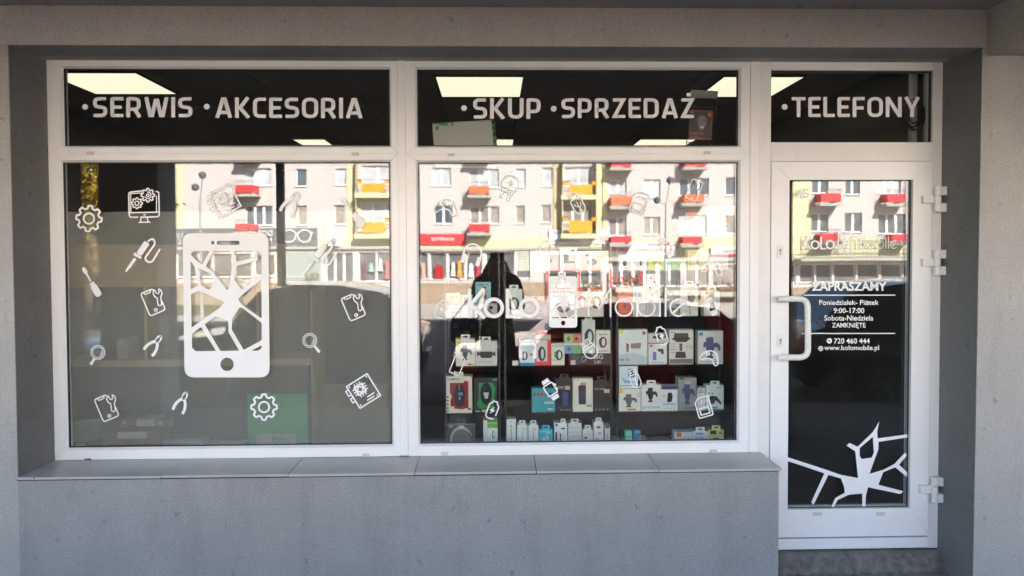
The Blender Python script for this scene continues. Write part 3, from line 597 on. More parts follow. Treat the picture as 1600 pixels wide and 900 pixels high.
for e, a, b, rows in ((b1, 561, 640, ((289, 305), (348, 367))), (b2, 878, 929, ((288, 305), (345, 366)))):
    for y0, y1 in rows:
        s = bp(e, 'loggia', a-3, y1, b, y1+7, 0, .85, yel)
        w = (b-a) if e is b2 else 50
        for k in range(2): bp(e, 'panel', a+w*.18+k*w*.35, y0+1, a+w*.18+(k+1)*w*.35-.6, y1-1.5, .78, .82, ora, s)
        for k in (0, .86): bp(e, 'panel', a+w*k, y0-5, a+w*(k+.16), y0+1, .74, .78, ora, s)
        rr = MB(); p, q = fb(a, y0-5.5), fb(b, y0-5); rr.box(p[0], q[0], -YB+.8, -YB+.84, q[1], p[1]); part(s, 'railing', rr, rail)
    for k in (a-2.5,) if e is b1 else (a-1.5, b-.5): bp(e, 'side_wall', k, 250, k+2, 368, 0, .7, ochre)
# signs, awnings and the railing of the terrace
bp(b1, 'fascia', 256, 358.5, 498, 386, .1, .16, dgrey); bp(b1, 'fascia', 442, 386.2, 503, 438, .02, .05, mat('grey_green_render', (.33, .36, .33), .8))
bp(b2, 'fascia', 657, 365, 726, 381.5, .1, .2, red); bp(b2, 'fascia', 858, 360, 950, 381, .1, .16, wfr)
bp(b3, 'fascia', 951, 378.5, 1056, 401, .12, .18, wfr); bp(b3, 'fascia', 1110, 387, 1190, 397, .1, .3, wfr); bp(b3, 'fascia', 1110, 397.2, 1190, 400, .1, .31, red)
for px in (856, 904, 952, 1000): bp(b2 if px < 940 else b3, 'shop_front_post', px-1.3, 421, px+1.3, 462, .3, .36, red)
bp(b3, 'shop_front_rail', 953, 433, 1002, 435, .3, .34, red); bp(b2, 'shop_front_rail', 858, 449, 939, 451, .3, .34, red); bp(b2, 'shop_front_rail', 858, 420, 939, 422, .3, .34, red)
tr = MB(); p, q = fb(1240, 377), fb(1440, 400)
for k in range(5): z = p[1]+(q[1]-p[1])*k/4; tr.box(p[0], q[0], -YB+1.20, -YB+1.23, z-.02, z+.02)
for k in range(33): x = p[0]+(q[0]-p[0])*k/32; tr.box(x-.015, x+.015, -YB+1.231, -YB+1.25, q[1], p[1])
part(b3, 'terrace_railing', tr, rail); bp(b3, 'terrace', 1240, 402.8, 1440, 405.5, .23, 1.3, conc)
ac = bp(b1, 'air_conditioner', 515, 371, 534, 385.5, .09, .45, wfr)
c = fb(524.5, 378); part(ac, 'fan_grille', MB().lathe([(.27, 0), (.27, .02), (.09, .022)], (c[0], -YB+.45, c[1]), 'y', 18), mat('fan_grey', (.30, .29, .29), .6))
def tob(a, b, y): p = fb(a, b); return (p[0], -YB+y, p[1])
W8 = mat('sign_white', (.80, .80, .78), .5, .02); BLU = mat('sign_blue', (.08, .12, .40), .5)
for body, f, m, e, y in (('DORA', (426, 395, 361.5, 370), W8, b1, .17), ('M', (425, 417, 373, 382), W8, b1, .17), ('LISTY', (288, 260, 364.5, 372), W8, b1, .17), ('CZNY', (286, 260, 375, 382.5), W8, b1, .17),
                         ('wadima', (709, 674, 368.5, 375), W8, b2, .21), ('SALON FRYZJERSKI', (928, 861, 362, 367), BLU, b2, .17), ('SOLARIUM', (905, 861, 374, 379), BLU, b2, .17), ('SERWIS', (949, 919, 369, 377), orr, b2, .17),
                         ('TELEFONY', (976, 953, 380.5, 385), BLU, b3, .19), ('SERWIS', (980, 953, 387, 394), red, b3, .19), ('NAPRAWA', (1053, 1010, 380, 385), red, b3, .19), ('SKUP SPRZEDAŻ', (1054, 986, 388, 393), orr, b3, .19), ('DZIEŃ', (1150, 1126, 389, 395), dgrey, b3, .31)):
    text(body, f, tob, y, y+.02, m, 'sign_letters', e)
gl = MB()
for cx in (453, 477.5):
    gl.ribbon([(cx+11*math.cos(t*.2618)*(1 if math.sin(t*.2618) < 0 else .93), 370+9.5*math.sin(t*.2618)) for t in range(24)], 1.6, tob, .17, .2, True)
gl.ribbon([(443, 364), (437, 364)], 1.6, tob, .17, .2).ribbon([(463, 366), (467.5, 366)], 1.6, tob, .17, .2).ribbon([(487, 365), (491, 365)], 1.6, tob, .17, .2)
part(b1, 'spectacles_sign', gl, W8)
# clothes hung in the shop fronts
def cloth(px0, py0, px1, py1, col, lab):
    a, b = fb(px0, py0), fb(px1, py1); y = -YB-DEP+.12; w = b[0]-a[0]
    pts = [(a[0]+w*.3, a[1]), (a[0]+w*.7, a[1]), (b[0]-w*.12, a[1]-.2), (b[0]-w*.18, (a[1]+b[1])/2), (b[0], b[1]), (a[0], b[1]), (a[0]+w*.18, (a[1]+b[1])/2), (a[0]+w*.12, a[1]-.2)]
    return pts, y
garm = (((676, 413, 693, 433), (170, 25, 30), 'red dress'), ((657, 409, 665, 434), (190, 160, 145), 'beige coat'), ((703, 408, 711, 430), (205, 190, 180), 'pale blouse'), ((713, 406, 721, 432), (225, 150, 60), 'orange jacket'), ((730, 410, 740, 432), (215, 200, 205), 'pale pink dress'), ((742, 409, 750, 434), (200, 50, 70), 'crimson dress'),
        ((568, 408, 574, 436), (110, 60, 90), 'plum dress'), ((577, 412, 586, 425), (150, 175, 165), 'mint top'), ((592, 405, 599, 424), (225, 220, 215), 'white shirt'), ((602, 408, 610, 436), (190, 110, 110), 'rose dress'))
for q, c, l in garm:
    pts, y = cloth(*q, c, l); solo('garment', MB().prism([pts], lambda a, b, yy: (a, yy, b), y, y+.12), paint(c, .8), l+' hung in the shop front across the street', 'garment', 'clothes in the far shop front')
# flower boxes along the far shop
fl = random.Random(5)
leaf = mat('flower_leaves', (.10, .12, .04), .8, .5, 3); pet = mat('flower_petals', (.45, .10, .10), .7, .5, 4); pet2 = mat('yellow_petals', (.6, .35, .05), .7, .4, 4)
for px0, px1, py, cond in ((908, 938, 448, 1), (958, 1000, 441, 0), (1035, 1098, 446, 0), (1112, 1152, 448, 0), (340, 392, 436, 1), (480, 502, 436, 1)):
    a, b = fb(px0, py), fb(px1, py); root = solo('flower_box', MB().box(a[0], b[0], -YB+.3, -YB+.75, a[1]-.65, a[1]-.3), conc, 'flower box in bloom on px %d side of the far shop fronts' % px0, 'flower box', 'flower boxes before the far shops')
    root['label'] = {908: 'flower box with yellow blooms under the orange loggias across the street', 958: 'flower box with red blooms behind the red shop front rail', 1035: 'wide flower box with red blooms left of the shuttered shop', 1112: 'flower box with red blooms before the shuttered shop', 340: 'wide flower box with yellow blooms below the optician sign', 480: 'small flower box with yellow blooms beside the spectacles sign'}[px0]
    for mm, nn in ((leaf, 90), ((pet2 if cond else pet), 50)):
        mb = MB()
        for i in range(nn):
            c = Vector((fl.uniform(a[0], b[0]), -YB+fl.uniform(.25, .8), a[1]-.3+fl.uniform(0, .75)**1.2)); d = Vector((fl.uniform(-1, 1), fl.uniform(-1, 1), fl.uniform(-1, 1))).normalized(); t = d.orthogonal().normalized(); s = fl.uniform(.06, .13)
            mb.add([c-d*s, c+t*s*.5, c+d*s, c-t*s*.5], [(0, 1, 2, 3)])
        part(root, 'leaves' if mm is leaf else 'petals', mb, mm)
# street lamps: two heads on a forked pole
def lamp(px, pyf, heads, dist, label):
    f = M(px, pyf, dist); z0 = zg(-dist)
    e = empty('street_lamp', (f.x, -dist, z0), label, 'street lamp', 'forked street lamps')
    part(e, 'pole', MB().tube([(f.x, -dist, z0), (f.x, -dist, z0+1.2), (f.x, -dist, f.z)], [.08, .06, .045], 10), m_grey, smooth=True)
    for a, b in heads:
        h = M(a, b, dist); part(e, 'arm', MB().tube([(f.x, -dist, f.z), tuple(h)], .03, 8), m_grey, smooth=True)
        part(e, 'lamp_head', MB().lathe([(.02, .2), (.16, .12), (.17, 0), (.12, -.12), (.03, -.16)], h, 'z', 14), dgrey, smooth=True)
lamp(313, 313, ((305, 292), (316, 273)), 30, 'forked street lamp before the wall of the pink block')
lamp(1041, 320, ((1027, 313), (1047, 281)), 30, 'forked street lamp before the long block with the terrace')
c = M(437, 350, 7.2)
e = empty('sign_post', (c.x, -7.2, GR-.1), 'plain dark square post at the edge of the parking places', 'post')
part(e, 'pole', MB().box(c.x-.055, c.x+.055, -7.255, -7.145, GR-.15, 4.6, .008), rail); part(e, 'foot_plate', MB().box(c.x-.12, c.x+.12, -7.32, -7.08, GR-.14, GR-.118), rail)
# two trees in the gap beside the pink block
bark = mat('bark', (.09, .065, .045), .95, .4, 4, bump=1, bscale=20); lf1 = mat('green_leaves', (.10, .13, .03), .7, .6, .5); lf2 = mat('yellow_leaves', (.45, .30, .03), .7, .5, .5)
def tree(x, y, h, m, label, seed):
    r = random.Random(seed); z0 = zg(y); e = empty('tree', (x, y, z0), label, 'tree', 'trees beside the far block')
    t = MB().tube([(x, y, z0-.1), (x+.1, y, z0+h*.25), (x-.05, y+.1, z0+h*.5), (x+.1, y, z0+h*.8)], [.22, .17, .12, .04], 9)
    cl = []
    for i in range(16):
        a = r.uniform(0, 6.28); zz_ = r.uniform(.28, .95); rad = h*.30*math.sin(min(1, (1.05-zz_)*2)*1.57)*r.uniform(.5, 1); c = Vector((x+rad*math.cos(a), y+rad*math.sin(a), z0+h*zz_)); cl.append(c)
        t.tube([(x, y, z0+h*zz_*.72), tuple(c)], [.06, .015], 6)
    part(e, 'trunk', t, bark, smooth=True)
    mb = MB()
    for c in cl:
        for i in range(170):
            p = c+Vector((r.gauss(0, .55), r.gauss(0, .55), r.gauss(0, .42))); d = Vector((r.uniform(-1, 1), r.uniform(-1, 1), r.uniform(-1, 1))).normalized(); q = d.orthogonal().normalized(); s = r.uniform(.07, .15)
            mb.add([p-d*s, p+q*s*.6, p+d*s, p-q*s*.6], [(0, 1, 2, 3)])
    part(e, 'crown', mb, m)
for px, d, h, m, l, sd_ in ((135, 26, 9, lf1, 'tall green tree in the gap left of the pink block', 1), (149, 20, 5.2, lf2, 'small yellow autumn tree before the tall green one', 2), (120, 32, 11, lf1, 'broad green tree farther back than the yellow one', 3), (60, 24, 8, lf1, 'green tree farthest from the pink block', 4)):
    c = M(px, 400, d); tree(c.x, -d, h, m, l, sd_)
tag(link('grass_bank', MB().add([(-60, -16.6, zg(-16.6)+.03), (-13.2, -16.6, zg(-16.6)+.03), (-13.2, -60, zg(-60)+.03), (-60, -60, zg(-60)+.03), (-60, -40, zg(-40)+.03), (-13.2, -40, zg(-40)+.03)], [(0, 1, 5, 4), (4, 5, 2, 3)]), mat('short_grass', (.12, .11, .04), .95, .4, .8)), kind='structure')
# ------------------------------------------------------------------ parked cars along the kerb
tyre = mat('tyre_rubber', (.02, .02, .02), .8); rimm = mat('alloy_rim', (.13, .13, .135), .4, metal=.5); cgl = mat('car_glass', (.015, .018, .02), .03, spec=1); trim = mat('car_trim', (.02, .02, .022), .5); lampg = mat('headlight_glass', (.6, .6, .62), .1); tail = mat('tail_light', (.4, .02, .02), .2); plate = mat('number_plate', (.75, .75, .72), .4)
def car(name, xc, yc, col, label, plate_txt, L=4.25, Wd=1.76, H=1.5, flip=1):
    pm = mat('car_paint_'+name, col, .22, .04, 2, coat=1, metal=.25); z0 = GR-.13
    e = empty('parked_car', (xc, yc, z0), label, 'car', 'cars parked along the kerb')
    def q(x, y, z): return (xc+flip*x*L, yc+y*Wd, z0+z*H)
    # body: sections along the length: (x, z low, z belt, half width, crown)
    st = [(-.5, .22, .46, .38, .50), (-.485, .16, .50, .44, .535), (-.42, .12, .555, .485, .59), (-.30, .11, .60, .497, .63), (-.19, .11, .625, .50, .65), (.0, .11, .635, .50, .66), (.2, .11, .64, .50, .665), (.36, .12, .645, .497, .67), (.45, .14, .64, .48, .67), (.49, .18, .60, .45, .64), (.5, .26, .52, .41, .56)]
    mb = MB(); vs = []; fs = []
    for x, zl, zb, hw, cr in st:
        sec = [(0, zl), (hw*.86, zl), (hw*.97, zl+.06), (hw, zl+(zb-zl)*.5), (hw*.985, zb-.05), (hw*.93, zb), (hw*.5, cr-.005), (0, cr)]
        row = sec+[(-a, b) for a, b in sec[-2:0:-1]]; vs += [q(x, a, b) for a, b in row]; n = len(row)
    for i in range(len(st)-1):
        for k in range(n): fs.append((i*n+k, i*n+(k+1) % n, (i+1)*n+(k+1) % n, (i+1)*n+k))
    fs += [tuple(range(n)), tuple((len(st)-1)*n+k for k in range(n))[::-1]]
    body = part(e, 'body', mb.add(vs, fs), pm, smooth=True)
    # cabin: roof on pillars, windows between
    cb = [(-.235, .61, .44, .61), (-.11, .93, .375, .945), (.02, .985, .365, 1.0), (.20, .975, .36, .99), (.35, .92, .355, .935), (.455, .655, .42, .66)]
    vs = []; fs = []
    for x, zs_, hw, ct in cb:
        row = [(.455, .62), (hw, zs_), (hw*.6, ct), (0, ct+.005), (-hw*.6, ct), (-hw, zs_), (-.455, .62)]; vs += [q(x, a, b) for a, b in row]
    for i in range(len(cb)-1):
        for k in range(6): fs.append((i*7+k, i*7+k+1, (i+1)*7+k+1, (i+1)*7+k))
    fs += [tuple(range(7)), tuple(35+k for k in range(7))[::-1]]
    part(e, 'cabin', MB().add(vs, fs), pm, smooth=True)
    def quad(name, pts, off, m):
        P_ = [Vector(q(*p)) for p in pts]; nrm = (P_[1]-P_[0]).cross(P_[2]-P_[0]).normalized()
        c = sum(P_, Vector())/len(P_); o = Vector((xc, yc, z0+.55*H)); nrm = nrm if (c-o).dot(nrm) > 0 else -nrm
        n = len(P_); part(e, name, MB().add([p+nrm*off for p in P_]+[p-nrm*.02 for p in P_], [tuple(range(n)), tuple(range(2*n-1, n-1, -1))]+[(i, (i+1) % n, n+(i+1) % n, n+i) for i in range(n)]), m)
    for s in (1, -1):
        quad('side_window', [(-.165, s*.452, .66), (.09, s*.452, .66), (.085, s*.385, .93), (-.075, s*.39, .90)], .012, cgl)
        quad('side_window', [(.105, s*.452, .66), (.33, s*.452, .67), (.30, s*.385, .90), (.105, s*.385, .93)], .012, cgl)
        m = part(e, 'door_mirror', MB().box(*[v for v in (q(-.165, 0, 0)[0]-.1, q(-.165, 0, 0)[0]+.08)], *sorted((yc+s*(Wd*.49), yc+s*(Wd*.49+.18))), z0+.62*H, z0+.71*H, .02), pm)
        for dx in (-.02, .215): part(e, 'door_handle', MB().box(q(dx, 0, 0)[0]-.08, q(dx, 0, 0)[0]+.08, *sorted((yc+s*Wd*.485, yc+s*Wd*.512)), z0+.55*H, z0+.565*H, .005), pm)
        part(e, 'door_seam', MB().box(q(.098, 0, 0)[0]-.004, q(.098, 0, 0)[0]+.004, *sorted((yc+s*Wd*.49, yc+s*Wd*.5025)), z0+.2*H, z0+.6*H).box(q(-.19, 0, 0)[0]-.004, q(-.19, 0, 0)[0]+.004, *sorted((yc+s*Wd*.49, yc+s*Wd*.5025)), z0+.2*H, z0+.6*H), trim)
        quad('headlight', [(-.487, s*.27, .47), (-.487, s*.40, .47), (-.445, s*.465, .55), (-.47, s*.28, .54)], .03, lampg)
        quad('tail_light', [(.492, s*.30, .48), (.492, s*.41, .48), (.485, s*.43, .60), (.487, s*.30, .60)], .03, tail)
        for xw in (-.315, .30):
            x, y, z = q(xw, s*.455, 0); r = .315
            part(e, 'wheel_arch', MB().lathe([(.37, 0), (.375, .012)], (x, yc+s*Wd*.492, z0+r), 'y', 20), trim)
            w = part(e, 'wheel', MB().lathe([(r*.7, -.1), (r*.96, -.1), (r, -.06), (r, .06), (r*.96, .1), (r*.7, .1)], (x, yc+s*Wd*.45, z0+r), 'y', 22), tyre, smooth=True)
            rm = MB().lathe([(r*.68, -.05), (r*.68, .05)], (x, yc+s*Wd*.47, z0+r), 'y', 18)
            for k in range(6):
                a = k*1.047; rm.tube([(x, yc+s*(Wd*.47+.06), z0+r), (x+r*.62*math.cos(a), yc+s*(Wd*.47+.055), z0+r+r*.62*math.sin(a))], .024, 5)
            part(w, 'rim', rm, rimm)
    quad('windscreen', [(-.222, -.40, .645), (-.222, .40, .645), (-.118, .345, .92), (-.118, -.345, .92)], .014, cgl)
    quad('rear_window', [(.447, -.37, .68), (.447, .37, .68), (.36, .32, .905), (.36, -.32, .905)], .014, cgl)
    quad('grille', [(-.503, -.22, .30), (-.503, .22, .30), (-.497, .22, .44), (-.497, -.22, .44)], .012, trim)
    quad('number_plate', [(-.506, -.15, .24), (-.506, .15, .24), (-.506, .15, .30), (-.506, -.15, .30)], .014, plate)
    quad('number_plate', [(.506, -.15, .36), (.506, .15, .36), (.506, .15, .43), (.506, -.15, .43)], .014, plate)
ys_ = -5.62
car('red', M(940, 500, 5.6).x, ys_, (.62, .02, .02), 'glossy red car parked behind the photographer', 'x', L=3.9, H=1.36)
car('dark', M(470, 500, 5.6).x, ys_-.02, (.03, .036, .045), 'dark grey car parked before the frosted window', 'x', L=3.3, H=1.6)
car('black', M(1477, 500, 5.6).x, ys_+.02, (.012, .012, .014), 'black car parked opposite the shop door', 'x', L=4.3, H=1.6, flip=-1)
car('silver', M(-45, 500, 5.6).x, ys_, (.35, .36, .37), 'silver car parked behind the arcade column with the tree gap', 'x', L=4.1, H=1.45, flip=-1)
# ------------------------------------------------------------------ vinyl stickers and lettering on the panes
m_vin = mat('white_vinyl', (.88, .88, .88), .55, .02, 8)
YV0, YV1 = YG-.0009, YG-.0002
def tog(a, b, y): return U(a, b, y)
class Icon:
    """strokes and filled shapes in sticker units (y down), turned and set on the glass"""
    def __init__(s, px, py, k=1, rot=0, flip=False): s.c = (px, py); s.k = k; s.r = math.radians(rot); s.fl = -1 if flip else 1; s.mb = MB(); s.n = 0
    def t(s, p):
        x, y = p[0]*s.k*s.fl, p[1]*s.k; return (s.c[0]+x*math.cos(s.r)-y*math.sin(s.r), s.c[1]+x*math.sin(s.r)+y*math.cos(s.r))
    def S(s, pts, w, closed=False): s.n += 1; d = s.n*.00004; s.mb.ribbon([s.t(p) for p in pts], w*s.k, tog, YV0-d, YV1, closed); return s
    def Fl(s, *loops): s.n += 1; d = s.n*.00004; s.mb.prism([[s.t(p) for p in l] for l in loops], tog, YV0-d, YV1); return s
    def done(s, name, label, group='line icons stuck on the shop glass'): return solo(name, s.mb, m_vin, label, 'sticker', group)
def gear(n, r, rt, w=.5, ph=0):
    out = []
    for k in range(n):
        a = 6.28318*k/n+ph; h = 6.28318/n
        for da, rr in ((-.30*h, r), (-.20*h, rt), (.20*h, rt), (.30*h, r)): out.append((rr*math.cos(a+da), rr*math.sin(a+da)))
    return fillet(out, rt*.07, True, 2)
def i_gear(x, y, R, lab, rot=0):
    Icon(x, y, R, rot).S(gear(8, .74, .94), .14, True).S(circ(0, 0, .38, 22), .13, True).done('gear_sticker', lab)
i_gear(139, 341.5, 21.5, 'white gear outline sticker just right of the screwdriver half, on the frosted edge', 6)
bpy.data.objects['gear_sticker']['label'] = 'white gear outline sticker straddling the top edge of the frosted film'
i_gear(412.5, 636, 21.5, 'white gear outline sticker before the green panel')
ic = Icon(224, 322).S(fillet([(-2, -24), (-23, -21.5), (-22, 17.5), (-8, 17.5)], 4), 2.2).S(fillet([(-5, 17.5), (25, 16.5), (24, -22), (19, -23)], 4), 2.2)
ic.S([(-24, 10.5), (25, 9.5)], 2).S([(-2, -20.5), (-20, -19.5), (-19.4, 10)], 1.6).S([(20.5, 9), (20.5, -16)], 1.6).S([(0, 13.8), (4, 13.6)], 2).S([(-3.5, 18), (-4.5, 25)], 1.8).S([(6, 17.5), (7.5, 25)], 1.8).S([(-7.5, 25.5), (11, 25)], 2)
ic.S([(7+p[0]*10.6, -17+p[1]*10.6) for p in gear(8, .76, 1)], 2, True).S(arc(7, -17, 5, -100, 160, 14), 1.5).S(circ(7, -17, 2, 12), 1.6, True).S([(-10+p[0]*8.6, -4.5+p[1]*8.6) for p in gear(8, .76, 1)], 1.8, True).S(circ(-10, -4.5, 3.2, 14), 1.8, True)
ic.done('monitor_sticker', 'white sticker of a computer monitor with two gears')
def i_iron(x, y, lab):
    ic = Icon(x, y); ic.Fl(fillet([(3, -22), (11, -17), (-2, 2), (-10, -3)], 2.5, True)).Fl(fillet([(-13, -4), (-1, 3.5), (-3, 7), (-15, .5)], 2, True)).Fl([(-13.5, 4.5), (-9.5, 7), (-19.5, 21), (-21, 22), (-26, 27.5), (-27.5, 26), (-24, 19.5), (-23, 18)])
    ic.S(fillet([(8, -21), (16, -26), (20, -18), (3, 6), (8, 12), (15, 11), (27, -9)], [0, 6, 6, 7, 7, 5, 0], False, 5), 3); ic.done('soldering_iron_sticker', lab)
i_iron(223, 398, 'soldering iron sticker on the brown counter, clear of any mirrored building'); bpy.data.objects['soldering_iron_sticker']['label'] = 'white soldering iron sticker left of the big phone sticker'
i_iron(500, 402.5, 'white soldering iron sticker right of the big phone sticker')
def i_driver(x, y, rot, k, lab):
    ic = Icon(x, y, k, rot); ic.Fl([(-2.6, -30), (2.4, -30), (3.6, -22), (1.6, -18), (1.6, -4), (-1.6, -4), (-1.6, -18), (-3.6, -22)]).Fl(fillet([(-4.5, -2), (4.5, -2), (3.4, 2), (5.6, 6), (5.6, 21), (3, 24), (-3, 24), (-5.6, 21), (-5.6, 6), (-3.4, 2)], 1.2, True)); ic.done('screwdriver_sticker', lab)
i_driver(144, 443, -30, .95, 'white screwdriver sticker with the blade up, before the brown counter')
i_driver(553, 335, -38, 1.0, 'pale screwdriver sticker over the mirrored yellow strip')
def i_fix(x, y, lab, rot=-23):
    ic = Icon(x, y, 1, rot); ic.S(fillet([(7, -15), (5, -19), (-14, -19), (-14, 19), (12, 19), (12, 4)], [0, 4, 4, 4, 4, 0]), 2).S(fillet([(-9, -18.5), (-8, -15), (1, -15), (2, -18.5)], 1.5), 1.6).S(circ(-2, 13.5, 2.1, 12), 1.6, True)
    ic.S(fillet([(9, -16.5), (4, -13), (4.5, -6), (7.5, -3), (4, 8), (6.5, 10.5), (10, 9), (13, -2.5), (17, -5.5), (17.5, -12), (14.5, -15.5), (13.5, -9), (10, -8.5), (8.5, -12)], 2, True, 3), 1.8, True); ic.done('phone_repair_sticker', lab)
i_fix(240, 471, 'phone and spanner sticker touching the left edge of the big phone sticker'); bpy.data.objects['phone_repair_sticker']['label'] = 'phone with spanner outline sticker between the soldering iron and the pliers'
i_fix(167.5, 636.5, 'phone with spanner outline sticker low on the glass, under the magnifying glass')
i_fix(553, 479, 'phone with spanner outline sticker over the mirrored dark car')
def i_mag(x, y, a, lab):
    ic = Icon(x, y, 1, 0); s = -1 if a > 90 else 1
    ic.S(circ(0, -3, 10.8, 24), 1.3, True).S(circ(0, -3, 8.2, 22), 1.1, True).S(arc(0, -3, 5.8, -20, 60, 6), 1.2)
    ic.Fl(fillet([(s*6, 6), (s*8.2, 4.2), (s*17, 14), (s*13.6, 17)] if s > 0 else [(-6.5, 5.2), (-3.5, 7.5), (-9.5, 17.5), (-13.5, 15)], 1.2, True)); ic.done('magnifying_glass_sticker', lab)
i_mag(153, 553.5, 120, 'magnifying glass sticker with its handle down to the lower corner of the frosted pane'); bpy.data.objects['magnifying_glass_sticker']['label'] = 'magnifying glass sticker whose handle points down towards the phone with spanner'
i_mag(484, 535, 45, 'magnifying glass sticker right of the home button of the big phone')
def i_pliers(x, y, rot, k, lab):
    ic = Icon(x, y, k, rot)
    for s in (1, -1):
        ic.Fl([(s*.6, -18), (s*4.6, -13), (s*4.2, -7), (s*1.6, -5), (s*2.6, -9), (s*1, -13)])
        ic.S([(s*1.2, -4.5), (s*4, -2), (s*7.2, 4), (s*8.6, 11), (s*8, 17)], 4.4)
        ic.Fl([(s*3, -5.5), (s*6.5, -3), (s*4.6, -.5), (s*1.4, -3)])
    ic.done('pliers_sticker', lab)
i_pliers(241.5, 538, 38, 1, 'white pliers sticker beside the big phone, under the phone with spanner')
i_pliers(284.5, 628, 24, 1, 'white pliers sticker below the lower corner of the big phone')
i_pliers(455, 317, 28, 1.15, 'pale pliers sticker near the dark mirrored post')
def i_chip(x, y, rot, k, lab):
    ic = Icon(x, y, k, rot); ic.S(fillet([(-19, -20), (19, -20), (19, 20), (-19, 20)], .8, True), 2.2, True).S(circ(-3, -5, 5.4, 4), 2.4, True)
    q = [(-3-6.5, -5-6.5), (-3+6.5, -5-6.5), (-3+6.5, -5+6.5), (-3-6.5, -5+6.5)]
    ic.S(q, 3.0, True)
    for t in (-4.5, 0, 4.5):
        for s in (1, -1): ic.S([(-3+t, -5+s*7.6), (-3+t, -5+s*11.6)], 1.9).S([(-3+s*7.6, -5+t), (-3+s*11.6, -5+t)], 1.9)
    ic.S([(0, 11), (13, 11)], 2).S([(-3, 15.5), (10, 15.5)], 2)
    for a, b in ((-15.5, -16.5), (15.5, -16.5), (15.5, 16.5), (-15.5, 16.5)): ic.Fl(circ(a, b, 1.4, 10))
    ic.S([(-20, -14), (-24, -14), (-24, -5), (-20, -5)], 2).S([(-20, 0), (-24, 0), (-24, 7), (-20, 7)], 2); ic.done('circuit_board_sticker', lab)
i_chip(568, 611, -32, 1.0, 'circuit board sticker low on the frosted pane'); i_chip(350, 313, -28, 1.02, 'pale circuit board sticker over the mirrored pink wall')
# the big cracked phone
def c4(*p): return [(270+a/7.965, 355+b/7.965) for a, b in p]
def c7(*p): return [(270+a/6, 450+b/6) for a, b in p]
outer = fillet([(285.5, 364.4), (419.2, 364.4), (421.4, 589.8), (288.2, 589.8)], [14, 14, 16, 16], True, 6)
holes = [circ(332.4, 379.2, 2.9, 16), fillet([(338.6, 376.2), (374.2, 376.2), (374.2, 382.8), (338.6, 382.8)], 3.2, True), circ(354.8, 569.3, 10.4, 28)]
H3, H45 = c4((758, 297), (1003, 297), (1012, 375), (795, 430)), c4((1042, 297), (1075, 302), (1103, 345), (1103, 580), (875, 770), (848, 768), (765, 650), (785, 520), (800, 480), (1060, 412))
for h in (c4((222, 345), (235, 318), (262, 297), (457, 297), (372, 460), (350, 462)), c4((503, 297), (720, 297), (745, 440), (722, 580), (716, 650), (682, 788), (490, 545), (412, 487)), H3, H45, c4((222, 418), (270, 490), (305, 690), (318, 728), (222, 772)), c4((315, 505), (455, 572), (480, 590), (525, 662), (468, 772), (440, 775), (345, 715)),
          c7((172, 58), (240, 28), (265, 30), (484, 132), (440, 185), (175, 372)), [(372.3, 467.5), (378, 461), (408.5, 436.5), (408.7, 497.5), (376.8, 475)], c7((300, 340), (390, 270), (415, 268), (522, 310), (520, 410), (622, 588), (445, 590)),
          c7((178, 430), (265, 365), (405, 590), (215, 592), (180, 560)), c7((625, 182), (645, 182), (832, 325), (832, 490), (665, 580), (552, 390), (556, 290)), c7((835, 535), (832, 565), (800, 588), (735, 588))):
    holes.append(fillet(h, 1.6, True, 2))
Icon(0, 0).Fl(outer, *holes).done('cracked_phone_sticker', 'big white sticker of a phone with a shattered screen', None)
# stickers on the second pane
def i_pad(x, y, k, rot, lab):
    ic = Icon(x, y, k, rot); ic.S(fillet([(-11, -3), (-4, -8), (7, -8), (12, -1), (16, 9), (13, 13), (9, 11), (5, 5), (-4, 5), (-12, 12), (-16, 11), (-15, 4)], 4.5, True, 4), 1.8, True)
    for a, b in ((6.5, -4.6), (9.3, -1.6), (3.8, -1.8), (6.6, 1.2)): ic.Fl(circ(a, b, 1.35, 10))
    ic.S([(-7, -4.5), (-5, -4.5), (-5, -2.5), (-3, -2.5), (-3, -.5), (-5, -.5), (-5, 1.5), (-7, 1.5), (-7, -.5), (-9, -.5), (-9, -2.5), (-7, -2.5)], 1.3, True); ic.done('gamepad_sticker', lab)
i_pad(698, 321, 1.15, 12, 'gamepad outline sticker in the upper corner over a mirrored window'); i_pad(1111, 556, .95, 22, 'gamepad outline sticker beside the boxed blue phone holder'); i_pad(1114, 416, 1.0, 12, 'gamepad outline sticker hard to see over the mirrored shop shutters')
def i_plug(x, y, k, rot, lab):
    ic = Icon(x, y, k, rot); ic.S(fillet([(-11, 3), (-11, -9), (-5, -15), (5, -15), (11, -9), (11, 3)], 4, True, 3), 1.7, True).S([(-9, 3), (-9, 7), (9, 7), (9, 3)], 1.6)
    for s in (-5, 5): ic.S([(s-1.8, 8), (s-1.8, 16), (s+1.8, 16), (s+1.8, 8)], 1.4)
    ic.Fl([(2, -11), (-4, -3.5), (-.5, -3.5), (-2, 1), (4, -6), (.6, -6)]); ic.done('plug_sticker', lab)
i_plug(795, 292, 1.2, 22, 'charger plug outline sticker over the mirrored wall beside a narrow window'); i_plug(921, 546, .95, 145, 'charger plug outline sticker before the smart band boxes')
